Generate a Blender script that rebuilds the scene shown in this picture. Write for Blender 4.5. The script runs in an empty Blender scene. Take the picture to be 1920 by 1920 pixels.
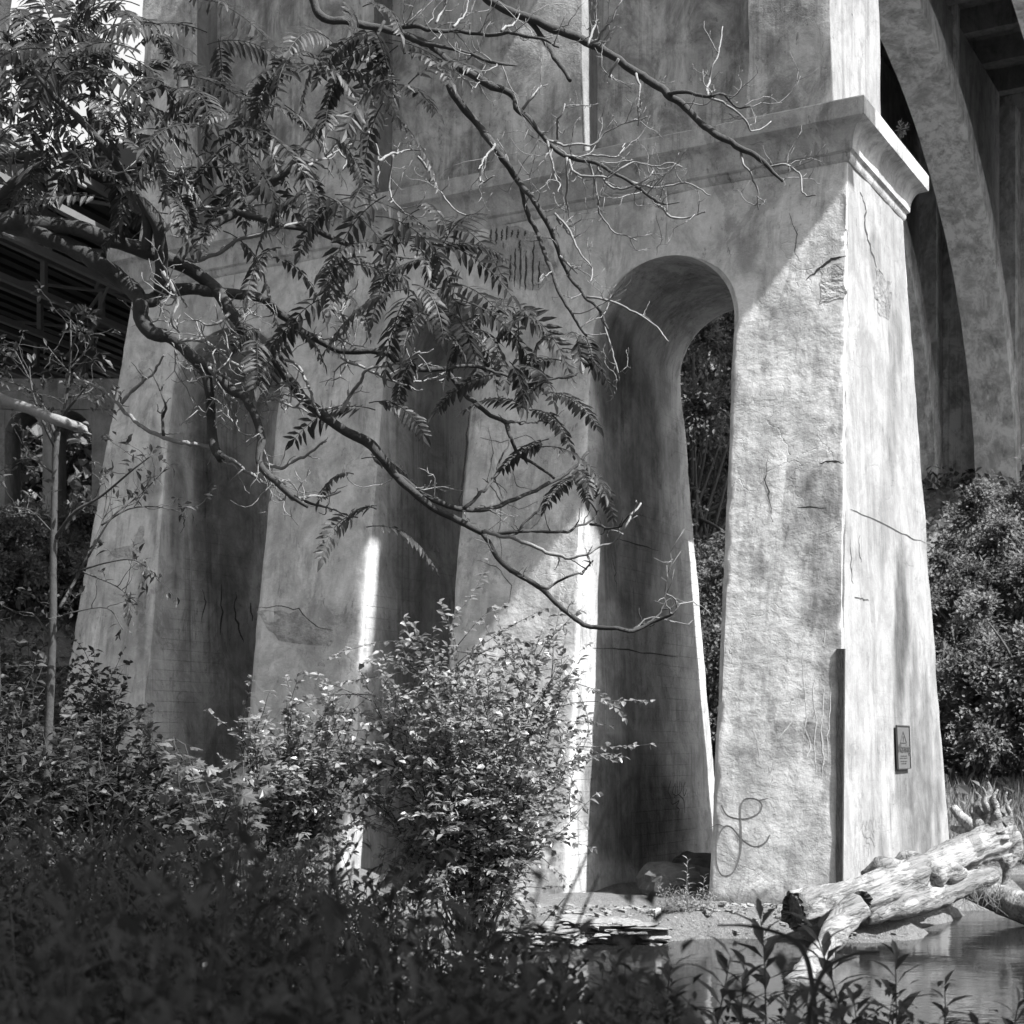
import bpy, math, random
import numpy as np
from mathutils import Vector

RNG = np.random.default_rng(7)
random.seed(7)
F = 2967.0
CAM = np.array([0.0, 0.0, 2.2])
SC = bpy.context.scene
COL = SC.collection


def at(px, py, Y):
    """World point on the photograph's ray (px, py) at depth Y."""
    return np.array([(px - 960) / F * Y, Y, 2.2 + (1404 - py) / F * Y])


# ------------------------------------------------------------------ noise
def _hash(ix, iy, iz, seed):
    h = (ix * 374761393 + iy * 668265263 + iz * 2147483647 + seed * 974634777) & 0xFFFFFFFF
    h = ((h ^ (h >> 13)) * 1274126177) & 0xFFFFFFFF
    h = (h ^ (h >> 16)) & 0xFFFFFFFF
    return h.astype(np.float64) / 4294967295.0


def vnoise(P, scale=1.0, seed=0):
    P = np.asarray(P, float) * scale
    i = np.floor(P).astype(np.int64)
    f = P - i
    f = f * f * (3 - 2 * f)
    r = 0
    for dx in (0, 1):
        for dy in (0, 1):
            for dz in (0, 1):
                w = (f[..., 0] if dx else 1 - f[..., 0]) * (f[..., 1] if dy else 1 - f[..., 1]) * (f[..., 2] if dz else 1 - f[..., 2])
                r = r + w * _hash(i[..., 0] + dx, i[..., 1] + dy, i[..., 2] + dz, seed)
    return r * 2 - 1


def fbm(P, scale=1.0, seed=0, o=4):
    r, a = 0, 1.0
    for k in range(o):
        r = r + a * vnoise(P, scale * 2 ** k, seed + k)
        a *= 0.5
    return r


def sstep(a, b, x):
    t = np.clip((x - a) / (b - a), 0, 1)
    return t * t * (3 - 2 * t)


# ------------------------------------------------------------------ mesh collector
class MB:
    def __init__(self):
        self.v, self.f, self.n, self.tone = [], [], 0, []

    def add(self, verts, faces, tone=None):
        verts = np.asarray(verts, float).reshape(-1, 3)
        for fc in faces:
            fc = np.asarray(fc, np.int64)
            if fc.size:
                self.f.append(fc + self.n)
        self.v.append(verts)
        self.tone.append(np.ones(len(verts)) if tone is None else np.asarray(tone, float))
        self.n += len(verts)

    def box(self, c, s, ax=None):
        """box with centre c, full sizes s, axes rows ax"""
        ax = np.eye(3) if ax is None else np.asarray(ax, float)
        s = np.asarray(s, float) / 2
        sg = np.array([[x, y, z] for z in (-1, 1) for y in (-1, 1) for x in (-1, 1)], float) * s
        fc = np.array([(0, 2, 3, 1), (4, 5, 7, 6), (0, 1, 5, 4), (2, 6, 7, 3), (0, 4, 6, 2), (1, 3, 7, 5)])
        if np.linalg.det(ax) < 0:
            fc = fc[:, ::-1]
        self.add(np.asarray(c, float) + sg @ ax, [fc])

    def bar(self, a, b, w, h, up=(0, 0, 1)):
        a, b = np.asarray(a, float), np.asarray(b, float)
        d = b - a
        L = np.linalg.norm(d)
        d /= L
        up = np.asarray(up, float)
        s = np.cross(d, up)
        if np.linalg.norm(s) < 1e-6:
            s = np.cross(d, (1, 0, 0))
        s /= np.linalg.norm(s)
        u = np.cross(s, d)
        self.box((a + b) / 2, (L, w, h), [d, s, u])

    def tube(self, pts, rad, sides=7, smooth=True, rough=0.0, seed=0, step=None, ridge=0.0, kink=0.0):
        pts = np.asarray(pts, float)
        rad = np.asarray(rad, float) if np.ndim(rad) else np.full(len(pts), float(rad))
        if len(rad) != len(pts):
            rad = np.interp(np.linspace(0, 1, len(pts)), np.linspace(0, 1, len(rad)), rad)
        if smooth and len(pts) > 2:
            pts, rad = catmull(pts, rad, step)
        if kink:
            arc0 = np.concatenate([[0], np.cumsum(np.linalg.norm(np.diff(pts, axis=0), axis=1))])
            kk = np.stack([arc0, arc0 * 0 + seed * 1.7, arc0 * 0], -1)
            env = np.clip(arc0 / .1, 0, 1)[:, None]
            pts = pts + env * kink * np.stack([vnoise(kk, 9, 301 + c_) + .6 * vnoise(kk, 21, 311 + c_) for c_ in range(3)], -1)
            rad = rad * (1 + .07 * vnoise(kk, 11, 321) + .18 * np.clip(vnoise(kk, 5, 331) - .45, 0, 1))
        n = len(pts)
        t = np.gradient(pts, axis=0)
        t /= np.linalg.norm(t, axis=1)[:, None] + 1e-9
        ref = np.array([0.13, 0.31, 0.94]) if abs(t[0, 2]) < 0.9 else np.array([1.0, 0.1, 0])
        N = np.zeros_like(t)
        a = ref - t[0] * ref.dot(t[0])
        N[0] = a / np.linalg.norm(a)
        for k in range(1, n):
            a = N[k - 1] - t[k] * N[k - 1].dot(t[k])
            N[k] = a / (np.linalg.norm(a) + 1e-9)
        B = np.cross(t, N)
        th = np.arange(sides) / sides * 2 * np.pi
        ring = N[:, None, :] * np.cos(th)[None, :, None] + B[:, None, :] * np.sin(th)[None, :, None]
        rr = np.repeat(rad[:, None], sides, 1)
        if rough:
            base = pts[:, None, :] + ring * rr[..., None]
            rr = rr * (1 + rough * fbm(base, 1.6 / (rad.max() + 1e-6) * 0.5, seed, 3))
        if ridge:
            arc = np.concatenate([[0], np.cumsum(np.linalg.norm(np.diff(pts, axis=0), axis=1))])
            tw = th[None, :] + .35 * np.sin(arc[:, None] * 1.3)
            c3 = np.stack([np.cos(tw) * 2.2, np.sin(tw) * 2.2, np.broadcast_to(arc[:, None] * .45, tw.shape)], -1)
            rr = rr * (1 + ridge * fbm(c3, 1.0, seed + 9, 4))
        V = (pts[:, None, :] + ring * rr[..., None]).reshape(-1, 3)
        k = np.arange(n - 1)[:, None] * sides
        j = np.arange(sides)[None, :]
        j2 = (j + 1) % sides
        Q = np.stack([k + j, k + j2, k + sides + j2, k + sides + j], -1).reshape(-1, 4)
        V = np.vstack([V, pts[0], pts[-1]])
        c0, c1 = n * sides, n * sides + 1
        jj = np.arange(sides)
        T = np.vstack([np.stack([np.full(sides, c0), (jj + 1) % sides, jj], -1),
                       np.stack([np.full(sides, c1), (n - 1) * sides + jj, (n - 1) * sides + (jj + 1) % sides], -1)])
        self.add(V, [Q, T])

    def leaves(self, c, d, nrm, L, W, fold=0.25, droop=0.0, mid=0.42):
        """leaf blades: base point c, tip direction d, surface normal nrm, length, width"""
        c, d, nrm = np.asarray(c, float), np.asarray(d, float), np.asarray(nrm, float)
        n = len(c)
        if n == 0:
            return
        L = np.broadcast_to(np.asarray(L, float), (n,))[:, None]
        W = np.broadcast_to(np.asarray(W, float), (n,))[:, None]
        d = d / (np.linalg.norm(d, axis=1)[:, None] + 1e-9)
        s = np.cross(d, nrm)
        s /= np.linalg.norm(s, axis=1)[:, None] + 1e-9
        nn = np.cross(s, d)
        m = c + d * L * mid
        l = m + s * W * .5 + nn * W * fold
        r = m - s * W * .5 + nn * W * fold
        q = c + d * L * .75 - nn * L * droop * .4
        l2 = q + s * W * .3 + nn * W * fold * .6
        r2 = q - s * W * .3 + nn * W * fold * .6
        tip = c + d * L - nn * L * droop
        V = np.stack([c, l, m, r, l2, q, r2, tip], 1).reshape(-1, 3)
        b = np.arange(n)[:, None] * 8
        T = np.concatenate([b + np.array(x)[None, :] for x in ((0, 2, 1), (0, 3, 2), (4, 5, 7), (5, 6, 7))], 0)
        Q = np.concatenate([b + np.array(x)[None, :] for x in ((1, 2, 5, 4), (2, 3, 6, 5))], 0)
        self.add(V, [T, Q])

    def build(self, name, mat, parent=None, origin=None, smooth=False, autosmooth=None):
        V = np.vstack(self.v)
        origin = np.zeros(3) if origin is None else np.asarray(origin, float)
        me = bpy.data.meshes.new(name)
        me.vertices.add(len(V))
        me.vertices.foreach_set('co', (V - origin).astype(np.float32).ravel())
        tot = np.concatenate([np.full(len(f), f.shape[1]) for f in self.f])
        idx = np.concatenate([f.ravel() for f in self.f])
        me.loops.add(len(idx))
        me.loops.foreach_set('vertex_index', idx.astype(np.int32))
        me.polygons.add(len(tot))
        me.polygons.foreach_set('loop_start', np.concatenate([[0], np.cumsum(tot)[:-1]]).astype(np.int32))
        me.polygons.foreach_set('loop_total', tot.astype(np.int32))
        me.polygons.foreach_set('use_smooth', np.full(len(tot), bool(smooth)))
        me.update(calc_edges=True)
        me.validate()
        tone = np.concatenate(self.tone)
        if np.any(tone != 1) and len(tone) == len(me.vertices):
            at_ = me.attributes.new('wear', 'FLOAT', 'POINT')
            at_.data.foreach_set('value', tone.astype(np.float32))
        if autosmooth is not None:
            me.set_sharp_from_angle(angle=math.radians(autosmooth))
        me.materials.append(mat)
        o = bpy.data.objects.new(name, me)
        COL.objects.link(o)
        if parent is not None:
            o.parent = parent
        else:
            o.location = origin
        return o


def catmull(pts, rad=None, step=None):
    pts = np.asarray(pts, float)
    n = len(pts)
    P = np.vstack([2 * pts[0] - pts[1], pts, 2 * pts[-1] - pts[-2]])
    out, ro = [], []
    for i in range(n - 1):
        p0, p1, p2, p3 = P[i:i + 4]
        k = 5 if step is None else max(2, int(np.linalg.norm(p2 - p1) / step))
        for t in np.arange(k) / k:
            out.append(.5 * ((2 * p1) + (-p0 + p2) * t + (2 * p0 - 5 * p1 + 4 * p2 - p3) * t * t + (-p0 + 3 * p1 - 3 * p2 + p3) * t ** 3))
            if rad is not None:
                ro.append(rad[i] * (1 - t) + rad[i + 1] * t)
    out.append(pts[-1])
    if rad is not None:
        ro.append(rad[-1])
    return np.array(out), np.array(ro)


def tag(o, label=None, cat=None, group=None, kind=None):
    if label: o['label'] = label
    if cat: o['category'] = cat
    if group: o['group'] = group
    if kind: o['kind'] = kind
    return o


def thing(name, label, cat, loc, group=None):
    o = bpy.data.objects.new(name, None)
    o.empty_display_size = .3
    COL.objects.link(o)
    o.location = loc
    return tag(o, label, cat, group)


def unit(a):
    a = np.asarray(a, float)
    return a / (np.linalg.norm(a, axis=-1, keepdims=True) + 1e-9)


# ------------------------------------------------------------------ materials
class NT:
    def __init__(self, name):
        self.m = bpy.data.materials.new(name)
        self.m.use_nodes = True
        self.t = self.m.node_tree
        self.t.nodes.clear()
        self.out = self.n('ShaderNodeOutputMaterial')

    def n(self, typ, **kw):
        nd = self.t.nodes.new(typ)
        for k, v in kw.items():
            setattr(nd, k, v)
        return nd

    def l(self, a, b):
        self.t.links.new(a, b)

    def put(self, s, x):
        if isinstance(x, (int, float)):
            s.default_value = x
        elif isinstance(x, tuple):
            s.default_value = x
        else:
            self.l(x, s)

    def math(self, op, a, b=0.0, clamp=False):
        nd = self.n('ShaderNodeMath', operation=op, use_clamp=clamp)
        self.put(nd.inputs[0], a)
        self.put(nd.inputs[1], b)
        return nd.outputs[0]

    def mix(self, f, a, b):
        nd = self.n('ShaderNodeMix', data_type='FLOAT')
        self.put(nd.inputs[0], f)
        self.put(nd.inputs[2], a)
        self.put(nd.inputs[3], b)
        return nd.outputs[0]

    def ramp(self, x, a, b, lo=0.0, hi=1.0):
        nd = self.n('ShaderNodeMapRange', interpolation_type='SMOOTHSTEP')
        self.put(nd.inputs[0], x)
        for i, v in zip((1, 2, 3, 4), (a, b, lo, hi)):
            nd.inputs[i].default_value = v
        return nd.outputs[0]

    def coord(self, scale=(1, 1, 1), src='Object'):
        tc = self.n('ShaderNodeTexCoord')
        mp = self.n('ShaderNodeMapping')
        self.l(tc.outputs[src], mp.inputs[0])
        mp.inputs['Scale'].default_value = scale
        return mp.outputs[0]

    def noise(self, vec, scale, detail=6, rough=.6, dist=0.0):
        nd = self.n('ShaderNodeTexNoise')
        self.l(vec, nd.inputs['Vector'])
        nd.inputs['Scale'].default_value = scale
        nd.inputs['Detail'].default_value = detail
        nd.inputs['Roughness'].default_value = rough
        nd.inputs['Distortion'].default_value = dist
        return nd.outputs['Fac']

    def surf(self, val, rough=.9, spec=.3, bump=None, strength=1.0, dist=.02):
        b = self.n('ShaderNodeBsdfPrincipled')
        self.put(b.inputs['Base Color'], val if not isinstance(val, float) else (val, val, val, 1))
        self.put(b.inputs['Roughness'], rough)
        b.inputs['Specular IOR Level'].default_value = spec
        if bump is not None:
            bp = self.n('ShaderNodeBump')
            self.l(bump, bp.inputs['Height'])
            bp.inputs['Strength'].default_value = strength
            bp.inputs['Distance'].default_value = dist
            self.l(bp.outputs[0], b.inputs['Normal'])
        self.l(b.outputs[0], self.out.inputs[0])
        return b


def concrete(name, base=.42, blotch=.5, streak=.5, mid=.35, stain=.55, crack=.5, lump=1.0, boards=.3, bump=1.0, lscale=2.4, mott=1.0):
    k = NT(name)
    c = k.coord()
    cs = k.coord((2.6, 2.6, .16))
    n1 = k.noise(c, .45, 5, .6, .4)
    n2 = k.noise(c, 3.2, 9, .62, .3)
    n3 = k.noise(cs, 1.0, 7, .65, .2)
    n4 = k.noise(c, 42.0, 4, .6)
    n5 = k.noise(k.coord((5.5, 5.5, .35)), 1.0, 6, .7)
    v = k.math('MULTIPLY_ADD', k.math('SUBTRACT', n1, .5), blotch)
    v.node.inputs[2].default_value = 1.0
    for nn, a in ((n2, mid), (n3, streak), (n4, .25), (n5, streak * .5)):
        v = k.math('ADD', v, k.math('MULTIPLY', k.math('SUBTRACT', nn, .5), a))
    # old damp stains running down
    m = k.math('MULTIPLY', k.ramp(n3, .52, .66), k.ramp(n1, .42, .6))
    v = k.math('MULTIPLY', v, k.mix(m, 1.0, 1 - stain * .6))
    # flaked patches with an own outline
    pt = k.noise(k.coord((1.1, 1.1, .6)), 1.3, 7, .72, .6)
    pm = k.ramp(pt, .60, .612)
    v = k.math('MULTIPLY', v, k.mix(pm, 1.0, .78))
    pd = k.ramp(k.noise(k.coord((3, 3, .9)), 1.6, 8, .78), .635, .655)
    v = k.math('MULTIPLY', v, k.mix(pd, 1.0, .6))
    # mottling, drips and specks
    mo = k.ramp(k.noise(k.coord((1, 1, .75)), 1.5, 10, .74, .5), .36, .64, 1 - .30 * mott, 1 + .16 * mott)
    v = k.math('MULTIPLY', v, mo)
    dr = k.math('MULTIPLY', k.ramp(k.noise(k.coord((7, 7, .13)), 1.0, 7, .68, .15), .50, .62), k.ramp(k.noise(c, .7, 4, .6), .40, .60))
    v = k.math('MULTIPLY', v, k.mix(k.math('MULTIPLY', dr, mott), 1.0, .72))
    sp = k.math('MULTIPLY', k.ramp(k.noise(k.coord((1, 1, .6)), 13, 6, .7), .58, .66), k.ramp(k.noise(c, 1.1, 5, .65), .46, .60))
    v = k.math('MULTIPLY', v, k.mix(k.math('MULTIPLY', sp, mott), 1.0, .62))
    lt = k.math('MULTIPLY', k.ramp(k.noise(k.coord((3.5, 3.5, .3)), 1.0, 8, .7, .3), .56, .68), .16 * mott)
    v = k.math('ADD', v, lt)
    # hair cracks
    nz = k.n('ShaderNodeTexNoise')
    k.l(c, nz.inputs['Vector'])
    nz.inputs['Scale'].default_value = 1.4
    nz.inputs['Detail'].default_value = 6
    va = k.n('ShaderNodeVectorMath', operation='MULTIPLY_ADD')
    k.l(nz.outputs['Color'], va.inputs[0])
    va.inputs[1].default_value = (.8, .8, .8)
    k.l(k.coord((1.0, 1.0, .7)), va.inputs[2])
    vo = k.n('ShaderNodeTexVoronoi', feature='DISTANCE_TO_EDGE')
    k.l(va.outputs[0], vo.inputs['Vector'])
    vo.inputs['Scale'].default_value = .95
    cm = k.math('MULTIPLY', k.ramp(vo.outputs['Distance'], .0, .008, 1, 0), k.ramp(k.noise(c, .6, 3, .5), .47, .58))
    v = k.math('MULTIPLY', v, k.mix(k.math('MULTIPLY', cm, crack), 1.0, .45))
    # board marks
    sx = k.n('ShaderNodeSeparateXYZ')
    k.l(c, sx.inputs[0])
    zz = k.math('ADD', k.math('MULTIPLY', sx.outputs[2], 5.2), k.math('MULTIPLY', n2, .12))
    fr = k.math('FRACT', zz)
    bm = k.ramp(fr, .0, .07, 1, 0)
    bm = k.math('MULTIPLY', bm, k.ramp(n1, .4, .6))
    v = k.math('MULTIPLY', v, k.mix(k.math('MULTIPLY', bm, boards), 1.0, .7))
    at_ = k.n('ShaderNodeAttribute', attribute_name='wear')
    # wear attribute is 0 when a mesh has none: treat as 1
    w = k.mix(k.math('LESS_THAN', at_.outputs['Fac'], .01), at_.outputs['Fac'], 1.0)
    wn = k.math('ADD', k.math('MULTIPLY', k.math('SUBTRACT', n2, .5), .5), k.math('MULTIPLY', k.math('SUBTRACT', n3, .5), .5))
    wj = k.math('ADD', w, k.math('MULTIPLY', wn, k.math('MULTIPLY', k.math('SUBTRACT', 1.0, w), 1.6)))
    v = k.math('MULTIPLY', v, k.math('MINIMUM', k.math('MAXIMUM', wj, .3), 1.15))
    v = k.math('MULTIPLY', v, base)
    v = k.math('MINIMUM', k.math('MAXIMUM', v, .03), .8)
    n6 = k.noise(k.coord((1, 1, 1.25)), lscale, 5, .55, .25)
    h = k.math('ADD', k.math('MULTIPLY', n6, 1.6 * lump), k.math('MULTIPLY', n4, .22))
    h = k.math('ADD', h, k.math('MULTIPLY', k.noise(c, 13, 5, .6), .22))
    h = k.math('SUBTRACT', h, k.math('MULTIPLY', k.math('ADD', cm, pd), .18))
    h = k.math('SUBTRACT', h, k.math('MULTIPLY', bm, boards * .4))
    k.surf(v, .93, .2, h, bump, .05)
    return k.m


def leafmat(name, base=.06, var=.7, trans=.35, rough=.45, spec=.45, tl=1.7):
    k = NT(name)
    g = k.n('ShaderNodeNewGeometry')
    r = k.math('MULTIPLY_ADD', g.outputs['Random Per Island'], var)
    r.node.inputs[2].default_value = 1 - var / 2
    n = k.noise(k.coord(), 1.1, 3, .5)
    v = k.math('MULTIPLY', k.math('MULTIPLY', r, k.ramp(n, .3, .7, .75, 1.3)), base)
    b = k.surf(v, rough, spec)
    t = k.n('ShaderNodeBsdfTranslucent')
    k.l(k.math('MULTIPLY', v, tl), t.inputs[0])
    mx = k.n('ShaderNodeMixShader')
    mx.inputs[0].default_value = trans
    k.l(b.outputs[0], mx.inputs[1])
    k.l(t.outputs[0], mx.inputs[2])
    k.l(mx.outputs[0], k.out.inputs[0])
    return k.m


def simple(name, base, var=.4, scale=6, rough=.85, spec=.3, bump=.4, stretch=(1, 1, 1), dist=.02):
    k = NT(name)
    c = k.coord(stretch)
    n = k.noise(c, scale, 8, .65, .3)
    n2 = k.noise(c, scale * 6, 4, .6)
    v = k.math('MULTIPLY_ADD', k.math('SUBTRACT', n, .5), var * 2)
    v.node.inputs[2].default_value = 1.0
    v = k.math('ADD', v, k.math('MULTIPLY', k.math('SUBTRACT', n2, .5), var))
    v = k.math('MULTIPLY', k.math('MAXIMUM', v, .15), base)
    h = k.math('ADD', n, k.math('MULTIPLY', n2, .3))
    k.surf(v, rough, spec, h, bump, dist)
    return k.m


M = {}
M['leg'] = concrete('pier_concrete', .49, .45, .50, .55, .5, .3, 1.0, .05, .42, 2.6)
M['end'] = concrete('sun_toned_concrete', .225, .3, .6, .3, .5, .2, .4, .10, .55, 2.4, .8)  # darker concrete copy for sun-facing sides, colour lowered against the strong sunlight
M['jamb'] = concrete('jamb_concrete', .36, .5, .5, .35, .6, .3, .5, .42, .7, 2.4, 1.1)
M['shaft'] = concrete('shaft_concrete', .45, .7, .85, .5, .8, .4, .6, .06, .7, 2.4, 1.6)
M['cornice'] = concrete('cornice_concrete', .40, .5, .5, .35, .5, .3, .6, .0, .8, 2.4, 1.1)
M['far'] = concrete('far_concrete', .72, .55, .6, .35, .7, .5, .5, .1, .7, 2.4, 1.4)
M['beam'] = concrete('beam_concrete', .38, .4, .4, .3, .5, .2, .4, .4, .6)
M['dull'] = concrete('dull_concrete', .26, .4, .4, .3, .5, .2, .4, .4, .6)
M['spall'] = concrete('broken_concrete', .36, .6, .2, .7, .4, .2, 1.6, .0, 1.3)
M['spallsun'] = concrete('sun_toned_broken_concrete', .17, .6, .2, .7, .4, .2, 1.6, .0, 1.3)  # darker broken-concrete copy, colour lowered where the sun hits full on
M['white'] = simple('lime_deposit', .55, .2, 9, .9, .2, .5)
M['crackfill'] = simple('open_crack', .05, .4, 20, .95, .1, .5)
M['rust'] = simple('rusted_bar', .05, .5, 30, .9, .2, .5)
M['steel'] = simple('painted_steel', .11, .3, 4, .7, .4, .15)
M['steeldark'] = simple('dark_steel_sheet', .02, .3, 3, .7, .3, .15)
M['guard'] = simple('weathered_steel_guard', .03, 1.1, 7, .9, .2, 1.0, (3, 3, .8))
M['spray'] = simple('spray_paint', .16, .5, 30, .8, .2, .1)
M['spraydark'] = simple('dark_spray_paint', .035, .3, 30, .8, .2, .1)
M['bark'] = simple('branch_bark', .034, .55, 24, .85, .3, .8, (1, 1, 1), .012)
M['barkpale'] = simple('pale_sunlit_bark', .16, .5, 30, .8, .3, .7, (1, 1, 1), .01)  # pale bark: sunlight on twigs and some limbs put into the colour
M['bark2'] = simple('sapling_bark', .045, .4, 16, .85, .2, .6)
M['barkfar'] = simple('forest_bark', .07, .4, 6, .9, .2, .5)
M['leaf'] = leafmat('pinnate_leaf', .036, .7, .36, .5, .3)
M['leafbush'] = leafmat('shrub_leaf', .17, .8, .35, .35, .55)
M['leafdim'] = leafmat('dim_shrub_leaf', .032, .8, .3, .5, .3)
M['leafmaple'] = leafmat('maple_leaf', .085, .6, .35, .4, .5)
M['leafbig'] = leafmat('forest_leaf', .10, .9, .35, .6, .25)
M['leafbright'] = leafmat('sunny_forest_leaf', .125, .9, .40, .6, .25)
M['leafweed'] = leafmat('weed_leaf', .034, .6, .3, .45, .4)
M['leaffront'] = leafmat('stem_leaf', .06, .6, .3, .4, .5)
M['reed'] = leafmat('reed_blade', .2, .6, .35, .5, .4)
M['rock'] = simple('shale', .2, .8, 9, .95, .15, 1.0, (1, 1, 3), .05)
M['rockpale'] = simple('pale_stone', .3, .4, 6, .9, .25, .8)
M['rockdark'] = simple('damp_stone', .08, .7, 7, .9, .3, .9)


def ground_mat():
    k = NT('earth')
    c = k.coord()
    n = k.noise(c, .7, 8, .6, .4)
    n2 = k.noise(c, 8, 8, .7, .3)
    n3 = k.noise(c, 60, 4, .6)
    v = k.math('ADD', k.math('MULTIPLY', n, .19), k.math('MULTIPLY', n2, .18))
    v = k.math('ADD', v, k.math('MULTIPLY', n3, .06))
    st = k.ramp(k.noise(c, 22, 6, .7), .55, .62)
    v = k.math('MULTIPLY', v, k.mix(st, .75, 1.5))
    h = k.math('ADD', k.math('ADD', n2, k.math('MULTIPLY', st, .35)), k.math('MULTIPLY', n3, .4))
    k.surf(v, .95, .15, h, 1.0, .09)
    return k.m


def water_mat():
    k = NT('stream_water')
    c = k.coord((1.0, 1.6, 1.0))
    n = k.noise(c, 2.2, 4, .55, .5)
    n2 = k.noise(c, 9, 3, .5, .3)
    h = k.math('ADD', n, k.math('MULTIPLY', n2, .22))
    b = k.surf(.012, .05, .5, h, .14, .03)
    b.inputs['IOR'].default_value = 1.33
    return k.m


def wood_mat():
    k = NT('bleached_driftwood')
    def grain(sc):
        tc = k.n('ShaderNodeTexCoord')
        m1 = k.n('ShaderNodeMapping')
        k.l(tc.outputs['Object'], m1.inputs[0])
        m1.inputs['Rotation'].default_value = (0, 0, math.radians(-39.8))
        m2 = k.n('ShaderNodeMapping')
        k.l(m1.outputs[0], m2.inputs[0])
        m2.inputs['Rotation'].default_value = (0, math.radians(10), 0)
        m3 = k.n('ShaderNodeMapping')
        k.l(m2.outputs[0], m3.inputs[0])
        m3.inputs['Scale'].default_value = sc
        return m3.outputs[0]
    n = k.noise(grain((.7, 5.0, 5.0)), 1.5, 8, .65, .6)
    n2 = k.noise(grain((1.6, 16, 16)), 1.3, 6, .7, .4)
    big = k.noise(grain((.8, 2.0, 2.0)), 1.4, 7, .65, .5)
    v = k.math('ADD', .235, k.math('MULTIPLY', k.math('SUBTRACT', n, .5), .34))
    v = k.math('ADD', v, k.math('MULTIPLY', k.math('SUBTRACT', n2, .5), .28))
    bark = k.ramp(big, .47, .55)
    v = k.math('MULTIPLY', v, k.mix(bark, 1.0, .62))
    v = k.math('MULTIPLY', v, k.ramp(n2, .38, .47, .5, 1.0))
    v = k.math('MINIMUM', k.math('MAXIMUM', v, .04), .75)
    h = k.math('ADD', k.math('ADD', n, k.math('MULTIPLY', n2, .7)), k.math('MULTIPLY', bark, .35))
    k.surf(v, .88, .2, h, 1.0, .06)
    return k.m


M['ground'] = ground_mat()
M['water'] = water_mat()
M['wood'] = wood_mat()
M['wooddark'] = simple('rotten_heartwood', .05, .8, 14, .9, .2, 1.0)
M['plate'] = simple('sign_plate', .085, .12, 5, .5, .4, .05)
M['ink'] = simple('sign_ink', .045, .1, 5, .5, .4, .0)

# ------------------------------------------------------------------ pier frame of reference
O2 = np.array([4.55, 21.9])
Lv = np.array([-.8753, .4836])     # along the long face, away from the near corner
Rv = np.array([.4838, .8752])      # through the thickness
BAT, BATU = .153, .0375
T0 = 6.41
PO = np.array([O2[0], O2[1], 0.0])


def P(u, v, z):
    u, v, z = np.broadcast_arrays(np.asarray(u, float), np.asarray(v, float), np.asarray(z, float))
    return np.stack([O2[0] + u * Lv[0] + v * Rv[0], O2[1] + u * Lv[1] + v * Rv[1], z], -1)


def px_of(p):
    return 960 + F * p[..., 0] / p[..., 1], 1404 - F * (p[..., 2] - 2.2) / p[..., 1]


NL, NR = np.array([*Lv, 0]), np.array([*Rv, 0])


def hit(px, py, n, slope, c0):
    """ray to the plane (rel . n) = c0 + slope*z"""
    D = np.array([(px - 960) / F, 1.0, (1404 - py) / F])
    t = (O2.dot(n) + c0 + slope * 2.2) / (D[:2].dot(n) - slope * D[2])
    return CAM + D * t


def disp(p):
    return .012 * vnoise(p, 1.3, 3) + .010 * vnoise(p, 3.1, 5)


FACES = {
    'front': (Rv, BAT, 0.0, -NR, True),
    'right': (Lv, BATU, 0.0, -NL, True),
    'jamb2': (Lv, .03, 4.24, -NL, True),
    'jamb4': (Lv, .03, 12.95, -NL, True),
    'shaft': (Rv, 0.0, 1.85, -NR, False),
    'recess': (Rv, 0.0, 2.45, -NR, False),
    'shaftend': (Lv, 0.0, .75, -NL, False),
}


def on_face(face, pts, off=.006):
    n, s, c0, nn, dd = FACES[face]
    q = np.array([hit(x, y, n, s, c0) for x, y in pts])
    o = off + (disp(q) if dd else 0) + np.zeros(len(q))
    return q + nn[None, :] * o[:, None], nn


def ribbon(mb, face, pts, w, jit=0.0, off=.006, sub=4, taper=True, closed=False):
    """thin flat band lying on a wall; w = full width in photo pixels at that spot"""
    pts = np.asarray(pts, float)
    if len(pts) > 2 and not jit:
        pts, _ = catmull(pts, np.ones(len(pts)))
    else:
        out = []
        for a, b in zip(pts[:-1], pts[1:]):
            for t in np.arange(sub) / sub:
                out.append(a + (b - a) * t)
        out.append(pts[-1])
        pts = np.array(out)
        if jit:
            pts[1:-1] += RNG.normal(0, jit, (len(pts) - 2, 2))
    q, nn = on_face(face, pts, off)
    t = unit(np.gradient(q, axis=0))
    s = np.cross(t, nn)
    wm = w * np.linalg.norm(q[:, :2], axis=1) / F / 2
    if taper:
        wm = wm * (.25 + .75 * np.sin(np.linspace(.12, np.pi - .12, len(q)))) * (RNG.uniform(.6, 1.3, len(q)) if jit else 1)
    V = np.stack([q + s * wm[:, None], q - s * wm[:, None]], 1).reshape(-1, 3)
    k = np.arange(len(q) - 1)[:, None] * 2
    mb.add(V, [k + np.array([0, 1, 3, 2])[None, :]])


def patch(mb, face, poly, jit=3.0, off=.005, sub=5):
    poly = np.asarray(poly, float)
    out = []
    for a, b in zip(poly, np.roll(poly, -1, 0)):
        for t in np.arange(sub) / sub:
            out.append(a + (b - a) * t)
    out = np.array(out) + RNG.normal(0, jit, (len(out), 2))
    c = out.mean(0)
    ring2 = c + (out - c) * .5
    q, nn = on_face(face, np.vstack([out, ring2, c[None]]), off)
    n = len(out)
    i = np.arange(n)
    j = (i + 1) % n
    mb.add(q, [np.stack([i, j, n + j, n + i], -1), np.stack([n + i, n + j, np.full(n, 2 * n)], -1)])


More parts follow.
